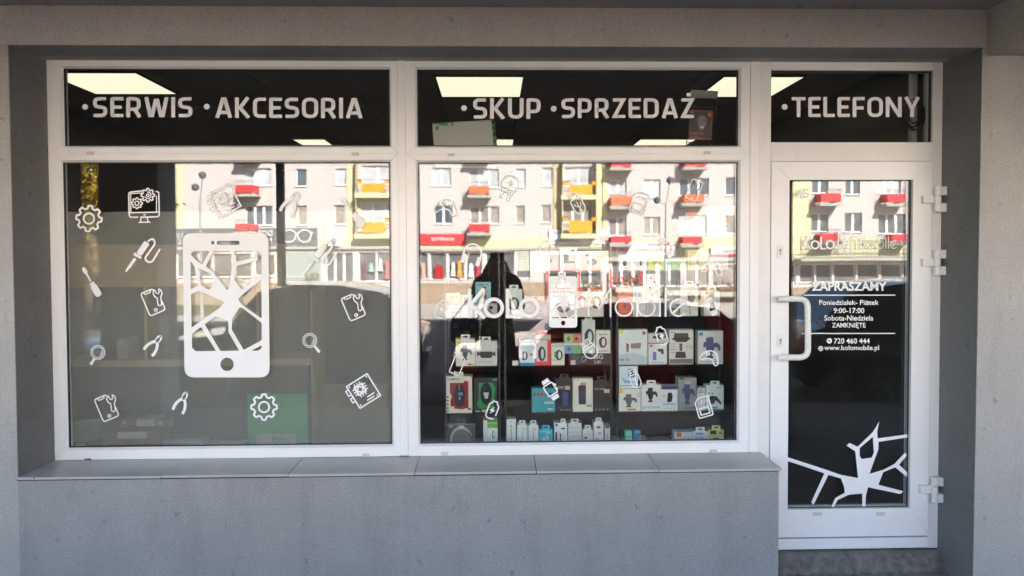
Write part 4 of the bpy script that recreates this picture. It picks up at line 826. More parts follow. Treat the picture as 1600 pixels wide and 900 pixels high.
def i_usb(x, y, k, rot, lab):
    ic = Icon(x, y, k, rot); ic.S([(-5, -7), (-5, -16), (5, -16), (5, -7)], 1.5, True).S(fillet([(-7.5, -7), (7.5, -7), (7.5, 10), (3, 15), (-3, 15), (-7.5, 10)], 3, True, 3), 1.7, True)
    ic.S([(-2.5, -13.5), (-2.5, -10)], 2).S([(2.5, -13.5), (2.5, -10)], 2).S([(0, -3), (0, 10)], 1.3).Fl(circ(0, 10, 1.8, 10)).S([(0, 7), (4, 3.5), (4, 0)], 1.2).S([(0, 5), (-4, 2), (-4, -1)], 1.2); ic.done('memory_stick_sticker', lab)
i_usb(902, 318, 1.15, -28, 'memory stick outline sticker over the orange loggia panels'); i_usb(992, 592, .95, -22, 'memory stick outline sticker over the car holder boxes')
def i_card(x, y, k, rot, lab):
    ic = Icon(x, y, k, rot); ic.S(fillet([(-5, -15), (11, -15), (11, 15), (-11, 15), (-11, -9)], 1.8, True, 2), 1.9, True)
    for t in (-5.5, -1, 3.5, 8): ic.S([(t, -11 if t > -4 else -8.5), (t, -6)], 1.7)
    ic.S([(-7, 1), (7, 1), (7, 11), (-7, 11)], 1.8, True); ic.done('memory_card_sticker', lab)
i_card(999, 317, 1.08, 18, 'pale memory card outline sticker between two mirrored balconies'); i_card(1099.5, 636, 1.02, -16, 'memory card outline sticker over the lowest full row of boxes')
def i_phone(x, y, k, rot, lab):
    ic = Icon(x, y, k, rot); ic.S(rrect(-9, -15.5, 9, 15.5, 3), 1.6, True).S([(-3, -12.5), (3, -12.5)], 1.3).Fl(circ(0, 12, 1.3, 10)); ic.done('phone_sticker', lab)
i_phone(1085, 297, 1.0, 22, 'plain phone outline sticker over a mirrored red balcony'); i_phone(714.5, 571, .9, 22, 'plain phone outline sticker before the two car holder boxes')
def i_head(x, y, k, rot, lab):
    ic = Icon(x, y, k, rot); ic.S([(-13, 12)]+arc(0, -2, 13, 180, 360, 14)+[(13, 12)], 2.8)
    for s in (-1, 1): ic.Fl(fillet([(s*14.5, 2), (s*8.4, 2), (s*8.4, 16), (s*14.5, 16)], 1.5, True))
    ic.S([(-5, 14), (-5, -1)], 1.1); ic.done('headphones_sticker', lab)
i_head(738, 397, 1.05, 14, 'headphones sticker over the mirrored clothes shop'); i_head(824.5, 545, .95, 0, 'headphones sticker before a box with a smart band')
def i_watch(x, y, k, rot, lab):
    ic = Icon(x, y, k, rot); ic.S(rrect(-8, -9, 8, 9, 3), 2.2, True).Fl([(-5.5, -17.5), (5.5, -17.5), (6.5, -11.3), (-6.5, -11.3)]).Fl([(-6.5, 11.3), (6.5, 11.3), (5.5, 17.5), (-5.5, 17.5)]).Fl([(9.3, -5), (11.4, -5), (11.4, -.5), (9.3, -.5)]).Fl([(9.3, 2), (10.6, 2), (10.6, 6), (9.3, 6)]); ic.done('watch_sticker', lab)
i_watch(1042, 387, .92, -28, 'smart watch sticker among the mirrored shop signs'); i_watch(860, 608.5, 1.0, -32, 'smart watch sticker beside the teal box'); i_watch(1112, 479, .82, -22, 'smart watch sticker after the word Mobile')
def i_batt(x, y, k, rot, lab, fl=False):
    ic = Icon(x, y, k, rot, fl); ic.S(fillet([(8, 7), (8, -9), (4, -12), (4, -15), (-4, -15), (-4, -12), (-8, -9), (-8, 11), (-5, 14), (5, 14), (6.5, 12)], [0, 2, 1, 1, 1, 1, 2, 3, 3, 1, 0]), 2.1).Fl([(2, -6.5), (-5, 1.5), (-1, 1.5), (-2.5, 7), (4.5, -1.2), (.6, -1.2)]); ic.done('battery_sticker', lab)
i_batt(851, 392, 1.0, 14, 'battery outline sticker over the white boxes on the top shelf'); i_batt(690, 483, .95, 20, 'battery outline sticker before the mirrored car windscreen'); i_batt(1034, 525, .95, -18, 'battery outline sticker between the car holder boxes', True); i_batt(769.5, 641, .95, 20, 'battery outline sticker under the green mouse box')
# logo: KoLo [phone] Mobile
LG = empty('logo_sticker', U(910, 513, YV0), 'large white KoLo Mobile logo lettering across the middle of the window', 'lettering')
def stroke(parent, name, pts, w, closed=False, d=0, to=tog): part(parent, name, MB().ribbon(pts, w, to, YV0-d, YV1, closed), m_vin)
def letter(parent, specs, to=tog):
    mb = MB()
    for k, (pts, w, cl) in enumerate(specs): mb.ribbon(pts, w, to, YV0-.00004*k, YV1, cl)
    part(parent, 'letter', mb, m_vin)
def cracked(parent, x0, y0, x1, y1, name='phone_emblem'):
    f = lambda p: (x0+(p[0]-286.5)/(420.5-286.5)*(x1-x0), y0+(p[1]-364.4)/(589.8-364.4)*(y1-y0))
    part(parent, name, MB().prism([[f(p) for p in l] for l in [outer]+holes], tog, YV0, YV1), m_vin)
def logo(parent, T, thick, thin):
    t = lambda *p: [T(q) for q in p]; c = lambda x, y, r: [T(q) for q in circ(x, y, r, 32)]
    letter(parent, [(t((733.6, 451), (733.6, 497)), thick, 0), (t((756, 451), (736, 475.5), (757.5, 497)), thick, 0)])
    letter(parent, [(c(771.5, 481, 13.4), thick, 1)]); letter(parent, [(t((793, 451), (793, 494.4), (813, 494.4)), thick, 0)]); letter(parent, [(c(827, 480.5, 13.4), thick, 1)])
    letter(parent, [(t((919.6, 495.5), (919.6, 450)), thin, 0), (t((919.6, 450), (936.6, 482), (954, 450)), thin, 0), (t((954, 450), (954, 495.5)), thin, 0)])
    letter(parent, [(c(975, 480.5, 13.3), thin, 1)]); letter(parent, [(t((995.5, 452), (995.5, 495)), thin, 0), (c(1010, 480.5, 13.3), thin, 1)])
    letter(parent, [(t((1031.3, 466), (1031.3, 495)), thin, 0), ([T(q) for q in circ(1031, 460.5, 1.6, 12)], 2.2*thin/3, 1), ([T(q) for q in arc(1031, 460.5, 8, 180, 270, 8)], thin, 0), ([T(q) for q in arc(1031, 460.5, 15, 180, 270, 10)], thin*1.1, 0)])
    letter(parent, [(t((1040, 450), (1040, 495)), thin, 0)]); letter(parent, [([T(q) for q in arc(1060.5, 480.5, 13.3, -42, -318, 26)], thin, 0), (t((1070, 471.5), (1051, 489.5)), thin, 0)])
logo(LG, lambda p: p, 5.6, 2.6); cracked(LG, 857.3, 431.5, 901.8, 512)
part(LG, 'phone_tab', MB().prism([fillet([(872, 432), (872, 424.5), (884, 424.5), (884, 432)], 1.5, True), fillet([(875, 429), (875.6, 427), (880.4, 427), (881, 429)], .4, True)], tog, YV0, YV1), m_vin)
# ------------------------------------------------------------------ headings in the top lights
sW = .168; a_ = sW/2
GL = {'S': (.60, [([(.55, 1-a_), (a_, 1-a_), (a_, .5), (.60-a_, .5), (.60-a_, a_), (.03, a_)], .2)]), 'E': (.54, [([(.54, 1-a_), (a_, 1-a_), (a_, a_), (.54, a_)], .02), ([(a_, .5), (.48, .5)], 0)]),
      'R': (.64, [([(a_, 0), (a_, 1-a_), (.60-a_, 1-a_), (.60-a_, .40), (a_, .40)], [0, .03, .2, .2, 0]), ([(.36, .38), (.56, 0)], 0)]), 'W': (.98, [([(.07, 1), (.23, .085), (.31, .085), (.455, .84), (.525, .84), (.67, .085), (.75, .085), (.91, 1)], 0)]), 'I': (.168, [([(a_, 0), (a_, 1)], 0)]),
      'A': (.70, [([(.075, 0), (.31, .916), (.39, .916), (.625, 0)], 0), ([(.19, .26), (.51, .26)], 0)]), 'K': (.64, [([(a_, 0), (a_, 1)], 0), ([(.55, 1), (.22, .5), (.57, 0)], 0)]), 'C': (.56, [([(.54, 1-a_), (a_, 1-a_), (a_, a_), (.54, a_)], .24)]),
      'O': (.68, [([(a_, a_), (.68-a_, a_), (.68-a_, 1-a_), (a_, 1-a_)], .26, 1)]), 'U': (.66, [([(a_, 1), (a_, a_), (.66-a_, a_), (.66-a_, 1)], .24)]), 'P': (.62, [([(a_, 0), (a_, 1-a_), (.60-a_, 1-a_), (.60-a_, .36), (a_, .36)], [0, .03, .2, .2, 0])]),
      'Z': (.60, [([(.04, 1-a_), (.49, 1-a_), (.11, a_), (.58, a_)], 0)]), 'D': (.68, [([(a_, a_), (a_, 1-a_), (.66-a_, 1-a_), (.66-a_, a_)], [.02, .02, .26, .26], 1)]), 'T': (.60, [([(0, 1-a_), (.60, 1-a_)], 0), ([(.30, 0), (.30, 1-sW)], 0)]),
      'L': (.50, [([(a_, 1), (a_, a_), (.50, a_)], .02)]), 'F': (.53, [([(a_, 0), (a_, 1-a_), (.53, 1-a_)], .02), ([(a_, .46), (.48, .46)], 0)]), 'N': (.70, [([(a_, 0), (a_, 1)], 0), ([(.70-a_, 0), (.70-a_, 1)], 0), ([(a_, .97), (.70-a_, .03)], 0)]), 'Y': (.66, [([(.06, 1), (.33, .42), (.60, 1)], 0), ([(.33, .46), (.33, 0)], 0)]),
      'M': (.88, [([(a_, 0), (a_, 1)], 0), ([(.88-a_, 0), (.88-a_, 1)], 0), ([(a_, .96), (.44, .30), (.88-a_, .96)], 0)])}
GL['Ż'] = (GL['Z'][0], GL['Z'][1])
def heading(word, x0, x1, yt, yb, label, dot=None, slope=0, sp=.115):
    tot = sum(GL[c][0] for c in word)+sp*(len(word)-1); kx = (x1-x0)/tot; ky = yb-yt
    e = empty('heading_lettering', U((x0+x1)/2, yb, YV0), label, 'lettering', 'words on the top lights'); cur = 0
    for ch in word:
        w, strokes = GL[ch]; mb = MB()
        for k, stt in enumerate(strokes):
            cl = len(stt) > 2; pts = fillet(stt[0], stt[1], cl, 5) if stt[1] else stt[0]
            to = lambda a, b, y, cur=cur: U(x0+(cur+a)*kx, yb-b*ky+slope*((cur+a)*kx), y)
            mb.ribbon(pts, sW*(.98), to, YV0-.00005*k, YV1, cl)
        if ch == 'Ż': mb.prism([[(.26, 1.10), (.44, 1.10), (.44, 1.27), (.26, 1.27)]], to, YV0, YV1)
        part(e, 'letter', mb, m_vin); cur += w+sp
    if dot: part(e, 'bullet', MB().prism([circ(dot[0], dot[1], 4.6, 18)], tog, YV0, YV1), m_vin)
heading('SERWIS', 145, 301, 151.5, 183, 'white word SERWIS with a bullet, first on the top lights', (133, 167), .002); heading('AKCESORIA', 336.5, 566.5, 152, 184, 'white word AKCESORIA with a bullet on the top light', (323, 166.5), .004)
heading('SKUP', 739, 845.5, 153.5, 185.5, 'white word SKUP with a bullet before the leaning white board', (725, 169)); heading('SPRZEDAŻ', 877, 1085, 153.5, 184.5, 'white word SPRZEDAŻ with a bullet beside the wire rack', (865, 170)); heading('TELEFONY', 1237, 1437, 151.5, 183, 'white word TELEFONY with a bullet above the door', (1226, 167))
# ------------------------------------------------------------------ the door's lettering
LD = empty('logo_sticker', U(1330, 400, YV0), 'small white KoLo Mobile logo lettering on the door glass', 'lettering')
logo(LD, lambda p: (1256.5+(p[0]-731)*.4255, 369+(p[1]-451)*.448), 2.6, 1.0); cracked(LD, 1309, 362.5, 1328.5, 395.5)
def dtext(body, x0, x1, yt, yb, label, bold=.008, name='opening_hours_lettering', keep=False): text(body, (x0, x1, yt, yb), tog, YV0, YV1, m_vin, name, None, bold, label, 'lettering', 'small white lettering on the door', keep)
dtext('ZAPRASZAMY', 1268.5, 1385.5, 440.5, 454.5, 'white word ZAPRASZAMY on the door glass', .03, 'welcome_lettering')
dtext('Poniedziałek- Piątek', 1280, 1373, 468.6, 478.8, 'white line Poniedziałek- Piątek on the door', .012); dtext('9:00-17:00', 1302.5, 1350.5, 481, 489.5, 'white line 9:00-17:00 on the door', .012)
dtext('Sobota-Niedziela', 1288, 1364.5, 492.6, 501, 'white line Sobota-Niedziela on the door', .012); dtext('ZAMKNIĘTE', 1300, 1352.5, 504, 514, 'white line ZAMKNIĘTE on the door', .012)
dtext('720 460 444', 1303, 1359, 528.5, 537, 'white telephone number on the door', .012, 'phone_number_lettering'); dtext('www.kolomobile.pl', 1288, 1373.5, 539.5, 549.5, 'white web address on the door', .012, 'web_address_lettering')
dtext('45', 1243.5, 1264, 295, 309.5, 'house number 45 high on the door glass', .02, 'house_number')
for y, l in ((461.2, 'white rule under the word ZAPRASZAMY'), (521, 'white rule above the telephone number')): solo('rule_sticker', MB().ribbon([(1255 if y < 500 else 1253, y), (1399, y)], 1.6, tog, YV0, YV1), m_vin, l, 'sticker')
ic = Icon(1296, 532.5); ic.Fl(circ(0, 0, 4.2, 18), fillet([(-2.2, -1.8), (-1, -2), (-.4, -.6), (.6, .5), (2, .8), (1.8, 2), (.2, 1.9), (-1.9, 0)], .3, True)); ic.done('handset_sticker', 'round telephone icon before the number on the door', None)
ic = Icon(1282.5, 544.6); ic.S(circ(0, 0, 3.4, 18), .9, True).S(arc(0, 0, 3.2, 90, 270, 8), .6).S([(-3.4, 0), (3.4, 0)], .7).S([(0, -3.4), (0, 3.4)], .7).S(circ(0, 0, 1.6, 10, 3.3), .6, True); ic.done('globe_sticker', 'globe icon before the web address on the door', None)
def c8(*p): return [(1200+a/4, 675+b/4) for a, b in p]
crack = c8((124, 158), (350, 231), (455, 268), (563, 288), (545, 120), (490, 85), (510, 68), (560, 92), (655, 0), (660, -8), (695, -65), (683, -3), (685, 40), (885, 12), (885, 32), (690, 62), (690, 108), (634, 262), (720, 236), (790, 200), (855, 130), (868, 145), (820, 205), (880, 262), (880, 292), (795, 220), (720, 252), (690, 330), (845, 370), (828, 388), (625, 345), (612, 400), (608, 474), (590, 474), (588, 385), (505, 392), (435, 425), (405, 480), (398, 465), (420, 412), (480, 380), (475, 340), (455, 290), (378, 268), (285, 455), (270, 440), (352, 258), (124, 181))
Icon(0, 0).Fl(crack, c8((573, 100), (655, 30), (662, 130), (648, 160), (585, 168), (573, 150))).done('cracked_glass_sticker', 'white shattered glass sticker low on the door', None)
# ------------------------------------------------------------------ glass shelving behind the second window
YB0 = .30                                   # the front of the goods
m_sh = glass('shelf_glass', .05, (.95, .975, .965)); m_post = mat('dark_cabinet_post', (.03, .03, .032), .4)
def sx(px): return U(px, 500, YB0).x
ROWZ = {}
for r, py in ((1, 422), (2, 494.5), (3, 570), (4, 643)): ROWZ[r] = (U(760, py+1, YB0).z+U(1050, py, YB0).z)/2
ROWZ[5] = U(900, 697, YB0).z
for (a, b), lab in (((694, 782), 'narrow glass display cabinet with the mouse boxes'), ((788, 957), 'glass display cabinet with the smart bands and power banks'), ((963, 1147), 'glass display cabinet with the car phone holders')):
    x0, x1 = sx(a), sx(b); e = empty('display_cabinet', ((x0+x1)/2, .42, .02), lab, 'display cabinet', 'glass cabinets in the shop window')
    for r in (1, 2, 3, 4): part(e, 'shelf', MB().box(x0, x1, YB0-.012, YB0+.26, ROWZ[r]-.007, ROWZ[r]-.001, .0008), m_sh)
    part(e, 'base', MB().box(x0, x1, YB0-.012, YB0+.26, .02, ROWZ[5]-.001, .003), m_post)
    for x in (x0, x1-.012):
        for y in (YB0+.0, YB0+.25): part(e, 'post', MB().box(x, x+.010, y, y+.01, ROWZ[5], U(800, 380, YB0).z), m_post)
part(e, 'back', MB().box(sx(694), sx(1147), YB0+.275, YB0+.285, .02, ROWZ[4]+.02), mat('cabinet_back', (.05, .04, .033), .5))
WHT, CRE, BLK, GRY, TEA, BLU_, REDC, YEL, DK, PALE = (218, 220, 214), (222, 218, 200), (28, 28, 31), (150, 155, 152), (62, 150, 160), (70, 90, 140), (190, 45, 45), (235, 215, 40), (58, 60, 64), (200, 214, 208)
def holder(c=DK, x=.5, y=.52, k=1): # car phone holder
    f = lambda *p: [(x+a*k, y+b*k) for a, b in p]
    return [('p', c, fillet(f((-.14, .27), (.11, .29), (.15, -.04), (.09, -.19), (-.07, -.19), (-.15, -.02)), .035, True)), ('p', c, f((-.14, .16), (-.23, .14), (-.25, .02), (-.20, .0), (-.15, .04))), ('p', c, fillet(f((.12, .11), (.25, .14), (.36, .06), (.38, -.08), (.30, -.09), (.27, .0), (.14, .0)), .02, True)), ('p', (90, 92, 96), f((-.05, -.19), (.06, -.19), (.13, -.27), (.10, -.30), (-.14, -.30), (-.13, -.26)))]
def band(c=DK, x=.5, y=.45, rx=.24, ry=.30): return [('o', c, (x, y, rx, ry), .42), ('p', c, fillet([(x-rx*1.0, y-ry*.35), (x-rx*.35, y-ry*.35), (x-rx*.35, y+ry*.45), (x-rx*1.0, y+ry*.45)], .03, True))]
def rnd(c, x=.5, y=.5, rx=.28, ry=.2): return [('e', c, (x, y, rx, ry))]
def R_(c, u0, v0, u1, v1): return [('p', c, [(u0, v0), (u1, v0), (u1, v1), (u0, v1)])]
def T_(s, u0, v0, u1, v1, c=DK): return [('t', c, (u0, v0, u1, v1), s)]
def lines(c, u0, u1, vs, h=.012): return [q for v in vs for q in R_(c, u0, v, u1, v+h)]
m_price = (216, 190, 120)
def box(x0, y0, x1, y1, row, col, label, pr=(), tab=0, d=.07, cat='box', name='product_box', rot=None, top=None, z0=None, side=None):
    """one carton: pixel rectangle of its front, shelf row, colour, printed shapes in (0..1) of the front, hanging tab"""
    col = tuple(min(250, int(v*1.075+5)) for v in col)
    y = YB0+random.uniform(0, .006) if top is None else YB0+top
    a, b = U(x0, (y0+y1)/2, y), U(x1, (y0+y1)/2, y); zb = ROWZ[row] if z0 is None else z0; zt = U((x0+x1)/2, y0, y).z
    w, h = b.x-a.x, zt-zb; cx = (a.x+b.x)/2
    o = tag(link(name, MB().box(cx-w/2, cx+w/2, y, y+d, zb, zt, .0012), paint(col, .45), (cx, y+d/2, zb)), label, cat, 'boxed goods in the shop window')
    if tab:
        t0 = cx+(tab-.5)*w if tab != 1 else cx; tw = min(w*.3, .028); th = .026
        to = lambda p, q, yy: (p, yy, q)
        hole = fillet([(t0-tw*.5, zt+th*.35), (t0+tw*.5, zt+th*.35), (t0+tw*.5, zt+th*.55), (t0, zt+th*.75), (t0-tw*.5, zt+th*.55)], .001, True)
        part(o, 'hang_tab', MB().prism([fillet([(t0-tw, zt-.001), (t0+tw, zt-.001), (t0+tw*.95, zt+th), (t0-tw*.95, zt+th)], [.0, .0, .005, .005], True), hole[::-1]], to, y+.002, y+.003), paint(col, .45))
    k = 0
    for p in pr:
        k += 1; y1_, y0_ = y-.0001, y-.0002-.00012*k; m = paint(p[1], .4)
        to = lambda p_, q_, yy: (cx-w/2+p_*w, yy, zb+q_*h)
        if p[0] == 'p': part(o, 'print', MB().prism([p[2]], to, y0_, y1_), m)
        elif p[0] == 'e': part(o, 'print', MB().prism([circ(p[2][0], p[2][1], p[2][2], 18, p[2][3])], to, y0_, y1_), m)
        elif p[0] == 'o':
            q = p[2]; part(o, 'print', MB().prism([circ(q[0], q[1], q[2], 20, q[3]), circ(q[0]+q[2]*.15, q[1], q[2]*p[3], 16, q[3]*.72)[::-1]], to, y0_, y1_), m)
        elif p[0] == 't': text(p[3], (p[2][0], p[2][2], p[2][3], p[2][1]), to, y0_, y1_, m, 'printed_lettering', o, .01)
    o.rotation_euler.z = math.radians(random.uniform(-2.2, 2.2) if rot is None else rot)
    return o
L3 = (.08, .14, .20)
# top shelf
box(805, 392, 827, 422, 1, (226, 228, 205), 'pale box at the start of the top shelf', lines(GRY, .2, .8, (.6, .7)))
box(828.5, 391, 873, 422, 1, (232, 232, 226), 'wide white box with a grey-green speaker on the top shelf', rnd((120, 150, 148), .63, .5, .13, .16)+R_((170, 200, 225), .06, .82, .2, .95)+T_('16', .56, .2, .68, .32, GRY))
box(874.5, 387, 902, 422, 1, (228, 230, 226), 'white box showing a grey desk stand on the top shelf', [('p', (130, 140, 142), [(.1, .32), (.88, .32), (.86, .39), (.12, .42)])]+R_((120, 128, 130), .2, .42, .5, .72)+rnd((150, 150, 150), .75, .85, .1, .08))
box(902.5, 392, 951, 422, 1, (234, 230, 212), 'wide cream box with a purple speaker on the top shelf', rnd((120, 100, 150), .46, .42, .16, .18)+rnd((150, 140, 140), .32, .82, .08, .1))
box(967, 398, 989.5, 422, 1, (236, 236, 236), 'white box with a dark earbud on the top shelf', rnd(DK, .42, .45, .14, .2)+lines((220, 160, 90), .3, .7, (.12,), .03))
box(990, 398, 1011.5, 422, 1, (232, 230, 238), 'white box with a violet microphone on the top shelf', R_((130, 130, 190), .42, .55, .62, .75)+R_(DK, .45, .3, .6, .55))
box(1012, 397, 1037.5, 422, 1, (205, 225, 120), 'lime green box on the top shelf', rnd((170, 190, 110), .55, .5, .25, .3))
box(1038.5, 405, 1072.5, 422, 1, (190, 225, 170), 'low pale green box on the top shelf', R_((160, 210, 200), 0, 0, .35, 1)+lines((150, 200, 130), .5, .95, (.3, .5, .7), .05))
box(1074.5, 390, 1106, 422, 1, (228, 222, 178), 'cream box with a brown bracket on the top shelf', [('p', (150, 130, 80), [(.4, .75), (.6, .88), (.85, .62), (.82, .5), (.5, .62)])]+R_((150, 130, 80), .42, .25, .52, .62)+rnd(REDC, .14, .6, .04, .04)+rnd(REDC, .14, .45, .04, .04)+rnd(REDC, .14, .3, .04, .04))
box(1109, 396, 1138, 422, 1, (232, 232, 222), 'faint white box at the end of the top shelf', lines(GRY, .2, .8, (.4, .6)))
# second shelf
box(695, 458, 719, 494, 2, (214, 226, 216), 'pale box reading HOME LTE at the cabinet edge', T_('HOME LTE', .15, .78, .85, .88, GRY)+lines((170, 200, 200), .1, .9, (.2, .35, .5), .05))
box(720, 461, 738, 494, 2, (206, 218, 218), 'narrow pale box beside the HOME LTE box', R_((120, 160, 190), .3, .5, .7, .9))
box(743, 441, 767, 475, 2, (140, 190, 195), 'teal box with a phone reading SLIM LTE', T_('SLIM LTE', .15, .84, .85, .93, DK)+R_(DK, .45, .25, .72, .8)+R_((220, 150, 110), .5, .45, .68, .72), z0=ROWZ[2]+.078)
box(742, 474.5, 777, 494, 2, (206, 204, 198), 'white box with a red robot toy under the teal box', [('p', REDC, [(.45, .8), (.75, .45), (.9, .1), (.7, .35), (.45, .65)])]+rnd(DK, .72, .7, .1, .14)+rnd(REDC, .2, .2, .12, .1))
box(790, 452, 816.5, 494, 2, (216, 220, 214), 'white hanging box with a black ring under the letter L', band(DK, .48, .48, .34, .24)+rnd(REDC, .12, .93, .1, .04), 1)
box(818.5, 463, 836.5, 494, 2, (52, 58, 78), 'dark navy box with a small red figure', R_((200, 200, 205), .05, .8, .95, 1)+rnd((200, 60, 80), .6, .3, .15, .12)+lines((200, 200, 220), .1, .6, (.5, .6)))
box(838, 463, 856.5, 494, 2, (46, 52, 76), 'dark navy box, twin of its neighbour but nearer the phone emblem', R_((190, 192, 200), .05, .82, .7, 1)+rnd((190, 60, 80), .7, .3, .15, .12)+lines((200, 200, 220), .1, .5, (.2, .4)))
box(860, 440, 899, 494, 2, (224, 216, 200), 'tall box with a dark watch behind the phone emblem', band((50, 66, 96), .52, .32, .3, .2)+lines((225, 150, 90), .15, .8, (.7, .78), .03)+R_((215, 140, 110), .1, .86, .5, .94), 1, .06)
box(901.5, 456, 919.5, 494, 2, (226, 214, 206), 'box with a pink watch strap', band((215, 130, 135), .45, .58, .36, .26)+lines((225, 130, 80), .15, .8, (.92,), .03))
box(920, 456, 943, 494, 2, (224, 218, 206), 'box with a black watch strap beside the letter M', band((48, 46, 52), .5, .58, .36, .26)+lines((225, 140, 80), .15, .8, (.9,), .04))
box(966, 448, 987.5, 494, 2, (232, 110, 84), 'coral red hanging box with a small white gadget', R_((110, 130, 140), .4, .3, .55, .65)+rnd((120, 90, 80), .35, .82, .16, .07)+lines((240, 200, 190), .1, .7, (.15, .2)), 1)
box(989, 448, 1009.5, 494, 2, (218, 220, 212), 'white box with a pale blue fin beside the coral box', [('p', (150, 170, 205), [(.4, .55), (.55, .9), (.75, .55)])]+lines(GRY, .1, .9, L3))
box(1010, 428, 1031.5, 494, 2, (226, 222, 214), 'tall white box with a pink spotted pattern', [q for u, v in ((.3, .9), (.6, .8), (.25, .68), (.75, .6), (.4, .5)) for q in rnd((190, 80, 100), u, v, .08, .03)]+R_((205, 214, 210), .05, .04, .95, .4))
box(1038, 447, 1061.5, 494, 2, (92, 120, 130), 'blue-grey box with a portrait of a man in a shirt', [('e', (60, 66, 72), (.42, .70, .24, .13)), ('e', (170, 175, 175), (.44, .62, .17, .13)), ('p', (190, 196, 196), [(.15, .28), (.85, .28), (.66, .48), (.4, .5)])]+R_(YEL, .55, .05, .8, .2)+R_(BLK, .08, .0, .3, .2))
box(1063.5, 446, 1091, 494, 2, (212, 220, 208), 'white hanging box with a black plug and cable', [('p', DK, fillet([(.36, .80), (.75, .82), (.86, .6), (.7, .42), (.45, .46)], .06, True)), ('p', DK, [(.12, .5), (.2, .55), (.42, .38), (.36, .33)]), ('p', (110, 112, 112), [(.46, .45), (.5, .45), (.58, .05), (.53, .05)])], 1)
box(1100, 455, 1125, 494, 2, (214, 214, 206), 'white hanging box with a red mark and a black stand', R_(REDC, .06, .88, .3, .96)+[('p', BLK, fillet([(.36, .62), (.62, .66), (.78, .2), (.36, .15)], .04, True))], 1)
# third shelf
box(712, 529.5, 742, 570, 3, (212, 212, 200), 'white and yellow box with a black car holder', R_(YEL, .04, .84, .24, .97)+holder((48, 50, 54), .48, .5, .95)+R_(REDC, .62, .04, .8, .09)+R_(YEL, .8, .04, .95, .09), .5)
box(743, 533, 777, 570, 3, (198, 198, 188), 'pale box with a wide black clamp and yellow corner', R_(YEL, .04, .84, .2, .99)+[('p', (58, 58, 58), fillet([(.2, .58), (.8, .58), (.8, .42), (.72, .32), (.28, .32), (.2, .42)], .03, True)), ('p', (58, 58, 58), [(.08, .6), (.2, .52), (.2, .45), (.08, .38)]), ('p', (58, 58, 58), [(.92, .6), (.8, .52), (.8, .45), (.92, .38)])]+lines(GRY, .1, .8, (.18, .12)), 1)
box(800.5, 564, 810, 570, 3, (214, 210, 200), 'tiny white price block on the third shelf', (), 0, .03)
box(812, 531, 836, 570, 3, (206, 216, 216), 'white box with a smart band and a blue foot', R_((60, 140, 190), 0, 0, 1, .11)+band((66, 74, 78), .3, .38, .22, .18)+rnd(REDC, .75, .42, .09, .04)+R_((120, 180, 205), .1, .88, .9, 1))
box(836.5, 523, 860.5, 570, 3, (212, 62, 66), 'red hanging box with a black smart band', R_((206, 206, 190), 0, .85, 1, 1)+R_((218, 216, 206), .08, .13, .78, .82)+band((40, 44, 60), .42, .38, .24, .24)+T_('BAND', .15, .62, .7, .7, (230, 230, 225)), 1)
box(861, 536.5, 882, 570, 3, (210, 218, 196), 'pale box with a round green watch', R_((200, 205, 190), .05, .84, .95, .97)+band((52, 70, 86), .58, .46, .28, .24)+R_((80, 160, 130), .22, .36, .36, .62)+lines(REDC, .1, .4, (.22,), .03))
o1 = box(890, 552, 909.5, 570, 3, (44, 50, 62), 'dark box carrying the box of four colours', R_((200, 190, 165), .1, .02, .48, .42)+rnd((80, 86, 96), .5, .65, .3, .25))
box(882, 522, 908.5, 551.5, 3, (196, 208, 196), 'box of four coloured squares with little watches', R_((185, 205, 120), .0, .52, .5, 1)+R_((220, 130, 110), .5, .52, 1, 1)+R_((130, 170, 215), 0, 0, .5, .44)+R_((120, 190, 120), .5, 0, 1, .44)+rnd((90, 120, 140), .25, .76, .12, .12)+rnd((120, 70, 80), .72, .76, .1, .1)+rnd((120, 130, 130), .27, .24, .12, .12), z0=ROWZ[3]+.069)
box(904, 552, 954, 570, 3, (34, 34, 38), 'long black box reading BIG', T_('BIG', .48, .5, .76, .9, (215, 215, 210))+T_('2.80', .48, .12, .7, .38, (190, 190, 185))+[('o', (150, 150, 150), (.15, .5, .09, .28), .5)])
box(909.5, 500, 930, 551, 3, (196, 202, 192), 'tall hanging box with a fitness band', band((62, 68, 74), .55, .48, .36, .26)+[('p', (214, 216, 208), [(.3, .86), (.9, .8), (.9, .96), (.1, .96)])], 1, .05, z0=ROWZ[3]+.069)
box(931, 516, 953.5, 551, 3, (214, 210, 192), 'cream box with a round navy watch', band((56, 66, 96), .48, .48, .28, .24)+T_('SMARTWATCH', .2, .78, .8, .86, DK)+lines(GRY, .1, .9, (.08,), .04), 0, .06, z0=ROWZ[3]+.069)
box(966.5, 515, 1011.5, 570, 3, (206, 214, 208), 'large white box with a thin desk arm', R_(YEL, .03, .90, .15, 1.0)+rnd((200, 50, 60), .88, .9, .06, .05)+[('p', (192, 208, 216), [(0, .28), (0, 0), (1, 0), (1, .22), (.5, .34)])]+[('p', (120, 118, 116), [(.25, .62), (.36, .58), (.34, .36), (.27, .36)]), ('p', (140, 134, 130), fillet([(.42, .60), (.78, .62), (.76, .46), (.42, .46)], .03, True))]+T_('PK', .04, .1, .2, .17, (110, 40, 40))+T_('PK', .24, .1, .38, .17, (160, 40, 40)))
box(1013, 537, 1042, 570, 3, (206, 212, 208), 'white box with a lilac phone under a dark box', R_((220, 90, 60), .06, .84, .24, .95)+[('p', (120, 130, 190), [(.24, .6), (.42, .6), (.42, .2), (.24, .2)]), ('p', DK, fillet([(.5, .75), (.8, .75), (.84, .5), (.7, .5), (.66, .62), (.5, .62)], .03, True))]+lines(GRY, .1, .9, (.08,), .03))
